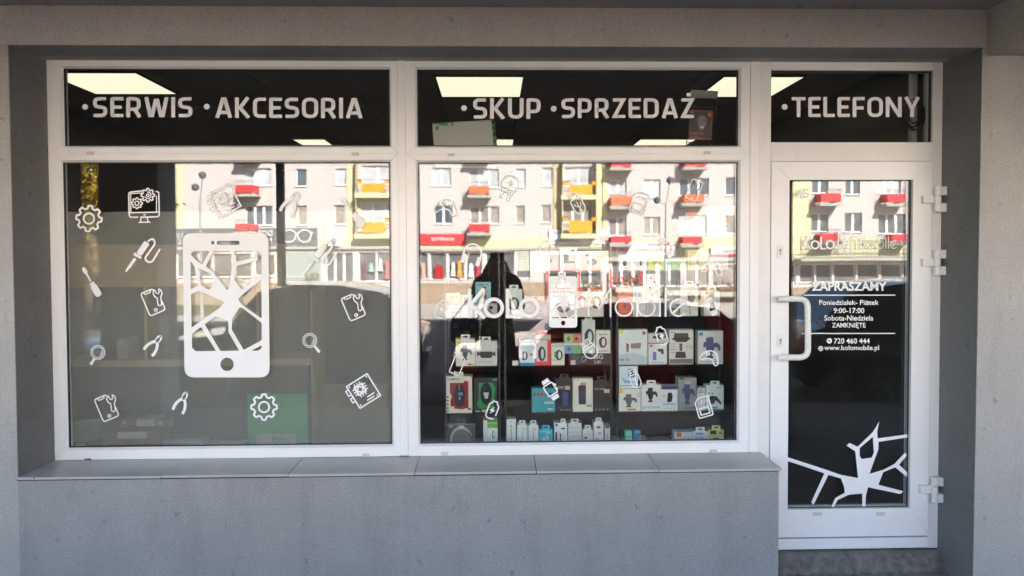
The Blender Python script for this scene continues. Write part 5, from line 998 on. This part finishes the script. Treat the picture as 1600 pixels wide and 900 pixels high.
box(1013, 521, 1042, 536.5, 3, (190, 188, 180), 'flat dark-lidded box lying on the lilac phone box', [('p', BLK, [(.25, .7), (.95, .95), (.95, .55), (.5, .4), (.25, .5)])], z0=ROWZ[3]+.128)
box(1046, 515, 1083.5, 570, 3, (206, 208, 196), 'white box reading P10 with a black stand', [('p', (44, 48, 50), [(.2, .9), (.78, .9), (.8, .78), (.9, .74), (.8, .70), (.7, .64), (.3, .64), (.2, .70), (.08, .72), (.2, .78)]), ('p', (90, 92, 90), [(.42, .6), (.54, .6), (.54, .38), (.42, .38)]), ('p', (40, 42, 42), [(.28, .36), (.66, .36), (.70, .18), (.24, .18)])]+R_((120, 122, 122), .02, .02, .98, .15)+T_('P10', .68, .45, .96, .55, (165, 165, 155))+T_('A1', .05, .9, .22, .96, BLK)+lines(DK, .04, .24, (.34, .42, .50, .58), .012))
box(1091, 517, 1130, 570, 3, (204, 210, 202), 'white box with a slate blue car holder', R_((60, 150, 180), .04, .86, .2, .96)+holder((76, 96, 140), .48, .5, 1.1)+lines(GRY, .1, .9, (.07,), .015))
# fourth shelf
box(696.5, 588, 738, 643, 4, (206, 204, 186), 'white box with a black mouse on a red ground', [('p', (150, 38, 42), fillet([(.16, .82), (.66, .82), (.72, .88), (.86, .86), (.86, .14), (.62, .10), (.32, .12), (.32, .18), (.18, .18), (.18, .35), (.24, .45), (.16, .55)], .01, True)), ('e', (24, 28, 40), (.52, .47, .21, .32)), ('e', (110, 130, 180), (.56, .52, .1, .05)), ('p', (200, 200, 190), [(.5, .44), (.55, .44), (.54, .36), (.51, .36)]), ('p', (150, 130, 120), [(.49, .78), (.54, .78), (.54, .62), (.49, .62)])]+T_('GAMING', .05, .89, .52, .95, (90, 88, 80))+[q for v in (.06, .14, .24, .34, .44) for q in rnd(DK, .08, v, .035, .026)]+R_((160, 60, 50), .84, .08, .95, .14), .5, .08, 'box', 'mouse_box')
box(740, 590.5, 777, 643, 4, (36, 42, 42), 'black window box with a mouse on a green tray', [('p', (40, 150, 80), fillet([(.2, .86), (.8, .86), (.92, .7), (.82, .22), (.86, .12), (.3, .12), (.12, .22), (.2, .4)], .03, True)), ('e', (18, 24, 40), (.52, .54, .25, .32)), ('p', (200, 206, 190), fillet([(.4, .58), (.64, .58), (.58, .40), (.47, .40)], .02, True)), ('e', (40, 50, 90), (.45, .72, .08, .08))]+R_((60, 170, 120), .78, .92, 1, .97)+R_((190, 180, 160), .34, .02, .56, .09)+R_((180, 182, 180), .05, .03, .25, .06), 0, .08, 'box', 'mouse_box')
box(831, 606.5, 867.5, 643, 4, (64, 148, 158), 'teal square box with a row of red marks', [q for u in (.12, .28, .44, .62, .80) for q in rnd((200, 70, 60) if u < .6 else (60, 40, 50), u, .74, .055, .075)]+R_((200, 206, 204), .53, .34, .92, .44)+R_((200, 206, 204), .67, .08, .88, .16))
box(868.5, 591, 894, 643, 4, (36, 34, 36), 'black hanging box with a blue power bank', R_((70, 86, 150), .4, .18, .72, .58)+R_((206, 196, 160), .55, .66, .85, .77)+T_('POWER', .08, .68, .48, .76, (205, 205, 205))+[q for u in (.3, .5, .66, .82) for q in rnd((190, 190, 190), u, .06, .03, .02)]+lines((120, 50, 50), .1, .5, (.12,), .02), 1)
box(895, 591.5, 926.5, 643, 4, (212, 210, 190), 'white box with a ribbed blue-black power bank', [('p', (66, 68, 86), fillet([(.28, .8), (.66, .8), (.66, .22), (.3, .22)], .05, True)), ('p', (50, 54, 80), [(.3, .78), (.62, .78), (.6, .62), (.3, .64)])]+[q for u in (.40, .47, .54, .61) for q in R_((190, 60, 60), u, .80, u+.045, .88)]+T_('20000', .66, .15, .95, .22, DK)+T_('PRO', .08, .93, .3, .97, (180, 150, 60)), 0)
box(927.5, 594.5, 954, 643, 4, (32, 30, 34), 'black hanging box right of the white power bank box', R_((206, 200, 180), .62, .60, .95, .72)+T_('FAST CHARGE', .06, .70, .7, .76, (205, 205, 205))+[q for u in (.14, .38, .6, .84) for q in rnd((190, 190, 190), u, .07, .04, .02)]+rnd((190, 60, 60), .5, .84, .06, .02), 1)
o1 = box(967, 607.5, 1001, 643, 4, (208, 210, 196), 'white box with a grey car holder under a pale box', R_(YEL, .02, .80, .18, .97)+holder((100, 102, 104), .45, .48, 1.0)+R_((200, 50, 50), .38, .06, .78, .11)+rnd(m_price, .9, .78, .05, .04)+rnd(m_price, .9, .68, .05, .04))
box(967, 571.5, 996.5, 607, 4, (196, 214, 216), 'pale blue box with a charger stacked on the grey holder box', [('p', (86, 100, 120), fillet([(.45, .85), (.8, .9), (.85, .5), (.5, .45)], .05, True)), ('p', (150, 185, 215), [(.1, .5), (.4, .35), (.9, .35), (.9, .25), (.3, .22)])]+lines(GRY, .1, .9, (.1,), .03)+T_('A3', .03, .08, .1, .15, DK), z0=ROWZ[4]+.137)
box(1002, 601, 1033, 643, 4, (210, 212, 204), 'white hanging box reading proove', holder((44, 48, 58), .46, .62, .95)+T_('proove', .06, .05, .94, .18, (140, 170, 205)), .5)
box(1033.5, 603, 1059, 643, 4, (212, 216, 214), 'white box with a navy band across its top', R_((36, 74, 120), 0, .86, 1, 1)+[('p', (24, 26, 30), fillet([(.4, .72), (.62, .74), (.7, .6), (.64, .36), (.36, .34)], .04, True))]+lines((100, 140, 190), .1, .9, (.23, .27), .02)+[q for u in (.2, .4, .6, .8) for q in rnd((190, 195, 190), u, .1, .05, .03)]+R_(m_price, .05, .58, .3, .62))
box(1059.5, 590, 1088.5, 643, 4, (140, 146, 142), 'grey box reading CHARGER with a blue car holder', holder((82, 90, 128), .48, .52, 1.1)+T_('CHARGER', .28, .05, .78, .10, (40, 42, 44))+rnd((40, 42, 44), .88, .08, .06, .035)+R_((206, 196, 170), .36, .80, .66, .90)+R_((70, 72, 72), .06, .94, .3, .99), 0)
box(1089.5, 606, 1102, 643, 4, (208, 206, 200), 'narrow white box between the grey box and the teal-edged box', T_('MINI', .15, .88, .75, .93, DK)+lines(DK, .1, .9, (.8,), .03))
box(1103.5, 602, 1131, 643, 4, (204, 214, 208), 'white box with a teal edge and a dark car charger', R_((70, 150, 155), 0, 0, 1, .06)+[('e', (66, 72, 82), (.34, .42, .19, .17)), ('p', (66, 72, 82), fillet([(.45, .58), (.6, .56), (.75, .42), (.88, .3), (.84, .22), (.72, .3), (.5, .42)], .03, True))]+[q for u in (.14, .28, .42, .56) for q in R_(DK, u, .08, u+.09, .14)]+rnd((90, 180, 180), .18, .68, .06, .04)+rnd((90, 180, 180), .36, .68, .06, .04)+R_(m_price, .6, .88, .88, .95), 1)
# bottom row, cut by the window frame
box(698.5, 662, 743, 697, 5, (70, 70, 72), 'dark hanging box with a large silver ring', [('o', (170, 168, 166), (.5, .28, .40, .62), .86), ('e', (112, 116, 114), (.5, .28, .33, .5)), ('p', (200, 196, 184), [(.42, .92), (.6, .92), (.58, .78), (.44, .78)])]+R_((160, 160, 160), .06, .86, .22, .92)+R_((150, 150, 150), 0, .97, 1, 1), 1)
box(755, 657, 761.5, 697, 5, (206, 212, 208), 'thin white box left of the white and green box', lines(GRY, .2, .8, (.5, .7)))
box(762, 656, 777.5, 697, 5, (208, 216, 206), 'white box with a green head and a coiled cable', R_((120, 190, 60), 0, .70, 1, .88)+[('o', DK, (.6, .45, .16, .14), .7)]+R_((90, 150, 50), 0, .9, 1, 1))
box(791, 655, 806, 697, 5, (206, 214, 208), 'tall slim white box starting the bottom row', R_((120, 130, 130), .48, .1, .54, .74)+rnd(BLK, .5, .76, .06, .02)+lines(GRY, .3, .7, (.9,), .02))
for a, b, l in ((808, 824.5, 'slim white hanging box, first of a matching pair'), (825.5, 841, 'slim white hanging box, second of the pair, touching the teal one')): box(a, 663.5, b, 697, 5, (204, 210, 206), l, R_((110, 116, 116), .47, .1, .52, .68)+lines((220, 170, 100), .42, .8, (.74, .8), .03), 1)
box(842, 671, 864, 697, 5, (56, 172, 186), 'teal hanging box with white earbuds', rnd((225, 230, 230), .36, .42, .12, .12)+rnd((225, 230, 230), .62, .5, .1, .12)+R_((225, 230, 230), .60, .16, .66, .46)+T_('PODS', .1, .84, .5, .95, (225, 240, 240))+R_((214, 196, 170), .5, .76, .82, .88), 1)
box(866, 660.5, 873, 697, 5, (206, 208, 204), 'very thin white box beside the teal one', R_(DK, .2, .2, .6, .6)+R_(DK, .3, .85, .7, .95))
box(873.5, 661, 886.5, 697, 5, (210, 212, 208), 'white hanging box with a dark strip and a row of dots', R_(DK, .1, .15, .25, .55)+rnd(DK, .5, .76, .28, .035)+[q for v in (.2, .3, .4, .5) for q in rnd(GRY, .6, v, .06, .02)], 1)
box(888, 661, 909, 697, 5, (196, 198, 190), 'plain grey-white box with rounded shoulders', lines((130, 132, 128), .08, .92, (.2, .4, .6, .78), .012), 1)
box(910, 671, 926, 697, 5, (204, 202, 196), 'short white hanging box with a red oval', rnd((190, 60, 60), .3, .5, .18, .07)+lines(GRY, .1, .9, (.3, .2, .7), .02), 1)
box(927.5, 659.5, 943, 697, 5, (208, 208, 204), 'tall white hanging box with a red oval and blue figures', rnd((190, 50, 50), .5, .78, .24, .05)+[('o', (80, 110, 170), (.62, .52, .16, .06), .5), ('o', (80, 110, 170), (.35, .26, .16, .06), .5)], 1)
box(945, 665, 953.5, 697, 5, (188, 190, 186), 'grey narrow box ending the middle cabinet', R_(DK, .2, .86, .8, .98)+R_((120, 120, 120), .45, .1, .55, .6))
box(977, 673.5, 987.5, 697, 5, (110, 200, 165), 'mint green cube standing on a clear tray', lines((60, 150, 120), .1, .9, (.6,), .05), 0, .04)
box(989.5, 672, 1001, 697, 5, (60, 120, 160), 'small blue box beside the mint cube', R_((120, 180, 210), .2, .8, .8, .95), 0, .04)
box(1054, 675, 1081, 697, 5, (206, 206, 200), 'white box with an orange square in the bottom row', R_((226, 110, 50), .12, .62, .4, .96)+[('e', (110, 120, 118), (.38, .26, .26, .14))]+lines(GRY, .5, .95, (.5, .6), .02))
box(1081.5, 674, 1107, 697, 5, (200, 208, 210), 'white hanging box with a blue stripe in the bottom row', R_((120, 180, 210), .25, .74, .7, .9)+T_('IN EAR', .2, .44, .7, .6, (60, 90, 140))+lines((200, 120, 80), .6, .95, (.5, .4), .02), 1)
box(1107.5, 671.5, 1131, 697, 5, (196, 200, 120), 'yellow-green box with a black arch in the bottom row', R_((40, 42, 36), .12, .70, .5, .95)+[('p', (70, 66, 66), [(.18, 0), (.18, .25)]+[(.5+.32*math.cos(t*.3927), .25+.22*math.sin(t*.3927)) for t in range(7, 0, -1)]+[(.82, .25), (.82, 0)])]+R_((60, 62, 50), .7, .74, .88, .82), 1)
p = U(990, 690, YB0+.1); solo('display_tray', MB().box(sx(966), sx(1020), YB0+.06, YB0+.2, ROWZ[5]+.001, ROWZ[5]+.007).box(sx(968), sx(1012), YB0+.19, YB0+.195, ROWZ[5]+.007, ROWZ[5]+.05), m_sh, 'clear acrylic tray behind the mint green cube', 'tray')
# ------------------------------------------------------------------ posters, boards and cables inside the glass
wb = U(676, 188, .12); wt = U(771, 187, .12)
e = empty('leaning_board', U(722, 252, .13), 'pale board edged with green tape standing behind the SKUP lettering', 'board')
q = [U(a, b, .12) for a, b in ((675.5, 193), (767.5, 187), (775, 262), (680, 262))]
part(e, 'board', MB().add([tuple(v) for v in q]+[(v.x, v.y+.012, v.z) for v in q], [(0, 1, 2, 3), (7, 6, 5, 4), (0, 4, 5, 1), (1, 5, 6, 2), (2, 6, 7, 3), (3, 7, 4, 0)]), paint((172, 176, 166), .4))
gt = paint((60, 150, 60)); 
def onb(pts, m, name, y=.118): part(e, name, MB().prism([pts], tog, y-.0006, y), m)
onb([(684, 192.6), (700, 191.4), (700, 196), (694, 196.6), (686, 195.5)], gt, 'tape'); onb([(702, 191.4), (709, 191), (707.5, 197), (705.5, 197), (705, 193)], gt, 'tape'); onb([(676, 193.4), (684, 192.7), (684, 194), (676.3, 194.8)], gt, 'tape')
for k in range(9):
    y0 = 187.5+k*5; onb([(768+k*.45, y0+3), (773+k*.45, y0-1), (773.4+k*.45, y0+2), (768.4+k*.45, y0+6)], gt if k % 2 else paint((18, 26, 18)), 'edge_stripe')
    onb([(768.2+k*.45, y0+6), (773.4+k*.45, y0+2), (773.6+k*.45, y0+4), (768.6+k*.45, y0+8)], paint((18, 26, 18)), 'edge_stripe')
onb([(680.5, 197), (685, 196.6), (685.5, 203), (681, 203.4)], paint((120, 122, 120)), 'notice'); onb([(682, 198.4), (683.4, 198.3), (683.6, 201), (682.2, 201.2)], paint((30, 30, 30)), 'notice_mark', .1172)
e = empty('poster_rack', U(1095, 226, .16), 'dark wire rack with a grey header and a black and orange portrait poster', 'poster rack')
YR = .16
w = MB()
for a, b in (((1077, 141), (1071, 262)), ((1121, 143), (1112, 262)), ((1078, 165), (1120, 165)), ((1074, 222.5), (1114, 222.5)), ((1079, 154), (1120, 154))): w.tube([U(a[0], a[1], YR), U(b[0], b[1], YR)], .0026, 6)
w.tube([U(*p, YR-.004) for p in arc(1096, 170, 4, 180, 360, 8)], .0014, 5).tube([U(*p, YR-.004) for p in arc(1104, 171, 4, 180, 360, 8)], .0014, 5)
part(e, 'wire_frame', w, m_post)
part(e, 'header', MB().prism([[(1080, 140), (1122.5, 142.5), (1120, 154), (1078, 152.5)]], tog, YR-.012, YR-.006), paint((128, 130, 124), .4))
solo_p = MB().prism([[(1078, 171), (1114.5, 173), (1111.5, 219), (1076, 217.5)]], tog, YR-.014, YR-.010)
ps = tag(link('portrait_poster', solo_p, paint((24, 22, 22), .3), base(solo_p)), 'black poster with an orange border and a smiling face, hung on the wire rack', 'poster')
def onp(loop, c, k, hole=None): part(ps, 'print', MB().prism([loop]+([hole] if hole else []), tog, YR-.0142-.0003*k, YR-.0141), paint(c))
onp([(1078.3, 171.8), (1114, 173.6), (1111.2, 218.3), (1076.4, 216.9)], (200, 96, 50), 1, [(1079.2, 172.6), (1113, 174.3), (1110.3, 217.4), (1077.3, 216)][::-1])
onp(circ(1097, 185.5, 9.3, 18, 10), (40, 38, 38), 2); onp(fillet([(1090.5, 184), (1095, 180.5), (1101, 181), (1104, 185), (1103.5, 195), (1100, 202), (1096, 204), (1092, 200), (1090, 192)], 2, True), (128, 124, 120), 3)
onp([(1091.5, 187), (1095, 186.6), (1095, 188), (1091.5, 188.4)], (40, 38, 38), 4); onp([(1098.5, 186.8), (1102.4, 187.2), (1102.4, 188.6), (1098.5, 188.2)], (40, 38, 38), 4); onp([(1096, 188), (1097.6, 188), (1098.2, 194), (1095.4, 194)], (96, 92, 90), 4); onp([(1093.4, 197), (1100.5, 197), (1098.6, 200.4), (1095.4, 200.4)], (215, 210, 204), 4)
onp([(1106.5, 176), (1111.5, 176.4), (1111, 182), (1106, 181.6)], (210, 100, 50), 3)
def tp_(body, f, c): text(body, f, tog, YR-.0156, YR-.0150, paint(c), 'printed_lettering', ps, .01)
tp_('9900 GB', (1079, 1099, 206, 210.5), (210, 100, 50)); tp_('5 x więcej', (1079, 1090, 212, 214), (200, 196, 190)); tp_('z nową ofertą', (1079, 1097, 214.8, 216.6), (200, 196, 190)); tp_('na', (1079.5, 1084, 174.5, 176.4), (200, 196, 190))
# poster "tu jest" inside the second pane
YPo = .075
po = solo('poster', MB().prism([[(1103, 322), (1150, 321), (1149.5, 370), (1104, 371)]], tog, YPo, YPo+.001), paint((222, 214, 190), .4), 'cream poster with an orange square and the words tu jest', 'poster', 'posters in the shop window')
part(po, 'print', MB().prism([[(1116, 328), (1137, 328), (1137, 348), (1116, 348)]], tog, YPo-.0006, YPo-.0001), paint((236, 120, 60))); text('tu jest', (1116, 1137.5, 350.5, 356.5), tog, YPo-.0006, YPo-.0001, paint((60, 56, 52)), 'printed_lettering', po, .01)
po = solo('poster', MB().prism([[(1060.5, 338), (1101.5, 337.5), (1101.5, 370), (1061, 370.5)]], tog, YPo, YPo+.001), paint((218, 222, 214), .4), 'white poster reading Zapraszamy beside the cream one', 'poster', 'posters in the shop window')
part(po, 'print', MB().prism([[(1071, 331.5), (1097, 331.5), (1097, 337.3), (1071, 337.3)]], tog, YPo, YPo+.0008), paint((224, 120, 70))); text('Zapraszamy', (1069, 1097, 343, 349), tog, YPo-.0006, YPo-.0001, paint((120, 124, 124)), 'printed_lettering', po, .0)
# right of the fanlight: upright profiles and a coil of cable
e = empty('upright_profile', U(1428, 470, .14), 'pair of pale upright profiles behind the fanlight corner', 'upright profile')
for a, b, m in ((1423.5, 1432, m_grey), (1447, 1453, m_grey)): 
    p, q = U(a, 170, .14), U(b, 170, .14); part(e, 'profile', MB().box(p.x, q.x, .13, .17, gT3[2]-.12, 2.88, .003), m)
cb = MB(); rc = random.Random(4)
for k in range(7):
    c = U(1431+rc.uniform(-3, 3), 180+rc.uniform(-5, 4), .11); rx, rz = rc.uniform(.032, .052), rc.uniform(.055, .082); ph = rc.uniform(-.35, .35)
    cb.tube([(c.x+rx*math.cos(t*.3491)*math.cos(ph)-rz*math.sin(t*.3491)*math.sin(ph), .105+.004*k, c.z+rx*math.cos(t*.3491)*math.sin(ph)+rz*math.sin(t*.3491)*math.cos(ph)) for t in range(18)], .0032, 5, True)
cb.tube([U(1432, 160, .11), U(1436, 140, .115), U(1440, 126, .12), U(1444, 110, .12)], .003, 5)
solo('cable_coil', cb, paint((20, 20, 20)), 'coil of black cable hanging behind the last letters of TELEFONY', 'cable')
# ------------------------------------------------------------------ furniture behind the frosted film
YW = .55; wood = mat('beech_board', (.62, .42, .25), .5, .15, 3); wood2 = mat('beech_edge', (.58, .43, .26), .5, .1, 3)
def fbx(x0, y0, x1, y1, yd, y, m, e, nm, b=.003): p, q = U(x0, y0, y), U(x1, y1, y); part(e, nm, MB().box(p.x, q.x, y, y+yd, q.z, p.z, b), m)
e = empty('shop_counter', U(290, 700, YW), 'beech shop counter with shelves, blurred behind the frosted film', 'counter')
fbx(101, 385, 441, 447, .03, YW, wood, e, 'front_board'); fbx(101, 382.5, 441, 385, .34, YW-.02, wood2, e, 'top_edge'); fbx(100, 563, 484, 571, .34, YW, wood2, e, 'shelf'); fbx(224, 448, 231, 562.5, .3, YW+.01, wood2, e, 'upright'); fbx(484.5, 452, 490.5, 712, .34, YW-.01, wood2, e, 'upright'); fbx(400, 448, 406, 562.5, .3, YW+.01, wood, e, 'upright')
fbx(491, 600, 612, 712, .03, YW+.1, mat('brown_laminate', (.22, .165, .12), .5), e, 'side_panel')
fbx(101, 448, 484, 712, .02, YW+.36, mat('counter_back', (.13, .12, .105), .7), e, 'back_panel')
e = empty('floor_sign', U(432, 712, YW-.1), 'green panel with a white label, blurred behind the frosted film', 'sign board')
fbx(386, 616, 481, 712, .02, YW-.2, mat('green_panel', (.08, .46, .23), .5), e, 'panel'); fbx(400, 678, 462, 695, .002, YW-.203, paint((200, 205, 195)), e, 'label', 0)
def p_(a, b, y): return U(a, b, y)
text('foto', (424, 452, 682, 692), tog, YW-.2045, YW-.2035, mat('green_panel', (.05, .27, .14)), 'lettering', e, .02)
for x0, y0, x1, y1, y, c, l in ((158, 674, 250, 712, .30, (150, 120, 80), 'brown cardboard carton with a white label behind the film'), (107, 663, 137, 690, .36, (205, 206, 200), 'white carton in the corner behind the film'), (112, 691, 140, 712, .36, (170, 168, 160), 'grey carton under the white one behind the film'), (213, 655, 242, 673.5, .42, (205, 208, 204), 'white carton standing behind the brown one'), (188, 657, 200, 673.5, .42, (170, 140, 90), 'small tan carton behind the brown one'), (246, 657, 255, 673.5, .42, (180, 160, 110), 'small cream carton next to the white one'), (252, 687, 315, 712, .34, (196, 200, 198), 'wide white carton low behind the film'), (318, 694, 382, 712, .34, (186, 170, 150), 'flat beige carton before the green panel'), (182, 530, 200, 561, .6, (190, 195, 190), 'white jar-shaped carton on the counter shelf')):
    p, q = U(x0, y0, y), U(x1, y1, y); o = solo('carton', MB().box(p.x, q.x, y, y+.14, q.z, p.z, .002), paint(c, .6), l, 'carton', 'cartons behind the frosted film')
    part(o, 'label', MB().box(p.x+(q.x-p.x)*.28, p.x+(q.x-p.x)*.78, y-.001, y-.0002, p.z-(p.z-q.z)*.30, p.z-.004), paint((214, 216, 212)))
# ------------------------------------------------------------------ the photographer, mirrored in the second window
cm = mat('camouflage_cloth', (.05, .055, .03), .9); n = cm.node_tree; L = n.links; b = n.nodes['Principled BSDF']
tc = n.nodes.new('ShaderNodeTexCoord'); nz = n.nodes.new('ShaderNodeTexNoise'); nz.inputs['Scale'].default_value = 6; nz.inputs['Detail'].default_value = 1.5; nz.inputs['Distortion'].default_value = .6
cr = n.nodes.new('ShaderNodeValToRGB'); cr.color_ramp.interpolation = 'CONSTANT'; el = cr.color_ramp.elements
el[0].position = 0; el[0].color = (.035, .035, .03, 1); el[1].position = .46; el[1].color = (.36, .36, .19, 1)
for p, c in ((.53, (.03, .03, .026, 1)), (.58, (.33, .24, .15, 1)), (.64, (.19, .21, .11, 1))): e_ = el.new(p); e_.color = c
L.new(tc.outputs['Object'], nz.inputs['Vector']); L.new(nz.outputs['Fac'], cr.inputs[0]); L.new(cr.outputs[0], b.inputs['Base Color'])
skin = mat('skin', (.42, .25, .18), .55, .08, 20); trous = mat('dark_trousers', (.02, .022, .028), .9, .2, 12)
X0, Y0 = .045, -4.36
nodes = []; edges = []; rad = []
def nd(p, r, par=None):
    nodes.append(Vector(p)); rad.append(r*1.3); k = len(nodes)-1
    if par is not None: edges.append((par, k))
    return k
pel = nd((X0, Y0, .84), .145); sp1 = nd((X0, Y0, 1.06), .135, pel); ch = nd((X0, Y0+.01, 1.27), .15, sp1); nb = nd((X0, Y0+.015, 1.42), .075, ch); nk = nd((X0, Y0+.03, 1.49), .058, nb); hd = nd((X0, Y0+.05, 1.575), .088, nk); ht = nd((X0, Y0+.04, 1.665), .072, hd)
nd((X0, Y0+.125, 1.555), .030, hd)                                                    # nose and jaw
trap = nd((X0, Y0-.01, 1.40), .10, ch)
def arm(s, elb, wri, tip_dir):
    sh = nd((X0+s*.215, Y0-.01, 1.425),   .066, trap); el_ = nd(elb, .05, sh); mid = nd((Vector(elb)*.55+Vector(wri)*.45), .043, el_); wr = nd(wri, .028, mid)
    w = Vector(wri); palm = nd(w+Vector(tip_dir)*.055, .026, wr); pc = w+Vector(tip_dir)*.055
    for i, ln in enumerate((.030, .036, .034, .026)):                                    # four fingers closing on the long edges of the phone
        k0 = pc+Vector((0, -.004-.010*i, .030-.004*i)); k1 = k0+Vector((-s*ln*.55, .012, ln*.8)); k2 = k1+Vector((-s*ln*.9, .006, .004)); a = nd(k0, .0095, palm); a = nd(k1, .0085, a); nd(k2, .007, a)
    t0 = pc+Vector((-s*.022, -.006, -.012)); t1 = t0+Vector((-s*.03, -.004, .012)); a = nd(t0, .0105, palm); nd(t1, .0085, a)
arm(1, (.315, -4.22, 1.10), (.135, -4.045, 1.585), (-.25, .35, .9)); arm(-1, (-.235, -4.20, 1.14), (-.065, -4.045, 1.575), (.25, .35, .9))
for s in (1, -1):
    h = nd((X0+s*.095, Y0, .78), .105, pel); k = nd((X0+s*.11, Y0+.03, .40), .068, h); a = nd((X0+s*.12, Y0, .0), .046, k); nd((X0+s*.135, Y0+.15, GR+.045), .038, a)
me = bpy.data.meshes.new('person'); me.from_pydata([tuple(v-Vector((X0, Y0, GR))) for v in nodes], edges, []); o = bpy.data.objects.new('person', me); S.collection.objects.link(o); o.location = (X0, Y0, GR)
sm = o.modifiers.new('skin', 'SKIN'); sm.use_smooth_shade = True
for i, v in enumerate(me.skin_vertices[0].data if me.skin_vertices else []): v.radius = (rad[i], rad[i]*(.8 if i in (pel, sp1, ch) else 1)); v.use_root = i == pel
sb = o.modifiers.new('sub', 'SUBSURF'); sb.levels = 2; sb.render_levels = 2
bpy.context.view_layer.update(); dg = bpy.context.evaluated_depsgraph_get(); m2 = bpy.data.meshes.new_from_object(o.evaluated_get(dg)); o.modifiers.clear(); o.data = m2; m2.name = 'person'
m2.materials.clear()
for m in (cm, skin, trous): m2.materials.append(m)
for p in m2.polygons:
    c = p.center+Vector((X0, Y0, GR)); p.use_smooth = True
    p.material_index = 1 if (c.z > 1.49 and (c.y > Y0+.22 and c.z > 1.575 or abs(c.x-X0) < .12)) else (2 if c.z < .80 else 0)
tag(o, 'photographer in a dark camouflage jacket and hood holding up a phone, mirrored in the glass', 'person')
hood = MB(); vs = []; fs = []
for i in range(9):
    for j in range(15):
        a = math.radians(-125+250*j/14); t = i/8; r = .118*(math.sin(math.radians(18+108*t)) if t < .9 else .9); vs.append((X0+r*1.0*math.sin(a), Y0+.035-r*1.05*math.cos(a), 1.71-.235*t+(.02 if i == 0 else 0)))
for i in range(8):
    for j in range(14): fs.append((i*15+j, i*15+j+1, i*15+15+j+1, i*15+15+j))
fs.append(tuple(range(15))[::-1]); hood.add(vs, fs); ho = part(o, 'hood', hood, cm, smooth=True); md = ho.modifiers.new('thick', 'SOLIDIFY'); md.thickness = .012
for s in (1, -1): part(o, 'eye', MB().lathe([(.001, -.011), (.009, -.007), (.012, 0), (.009, .007), (.001, .011)], (X0+s*.033, Y0+.126, 1.60), 'y', 10), paint((40, 34, 30), .2), smooth=True)
part(o, 'mouth', MB().box(X0-.024, X0+.024, Y0+.118, Y0+.134, 1.518, 1.526, .003), paint((140, 80, 76)))
for s in (1, -1): part(o, 'shoe', MB().box(X0+s*.13-.048, X0+s*.13+.048, Y0-.07, Y0+.21, GR+.001, GR+.085, .028), paint((22, 22, 24), .6), smooth=True)
ph = solo('mobile_phone', MB().box(-.038, .125, -3.988, -3.980, 1.664, 1.742, .003), paint((20, 20, 22), .25), 'dark phone held level in both hands by the photographer', 'phone')
part(ph, 'camera_bump', MB().box(-.03, .012, -3.979, -3.976, 1.684, 1.735, .001), paint((32, 32, 36), .2))
bg = empty('shoulder_bag', (-.33, -4.33, .70), 'blue shoulder bag with yellow flowers at the photographer\'s hip', 'bag')
part(bg, 'bag_body', MB().box(-.50, -.17, -4.41, -4.26, .70, .98, .03), mat('blue_bag_cloth', (.02, .05, .20), .5, .3, 9), smooth=True)
part(bg, 'strap', MB().tube([(-.48, -4.33, .97), (-.30, -4.25, 1.2), (-.05, -4.19, 1.36), (.15, -4.24, 1.455), (.17, -4.40, 1.455), (.0, -4.50, 1.3), (-.19, -4.42, .97)], .012, 6), paint((24, 24, 26)))
for k, (a, c) in enumerate(((-.24, .90), (-.33, .82), (-.22, .78), (-.44, .90), (-.42, .76))): part(bg, 'flower', MB().prism([[(a+.04*math.cos(t*.5236)*(1 if t % 2 else .6), c+.04*math.sin(t*.5236)*(1 if t % 2 else .6)) for t in range(12)]], lambda p, q, y: (p, y, q), -4.259, -4.256), paint((215, 185, 50)))
flush_texts()
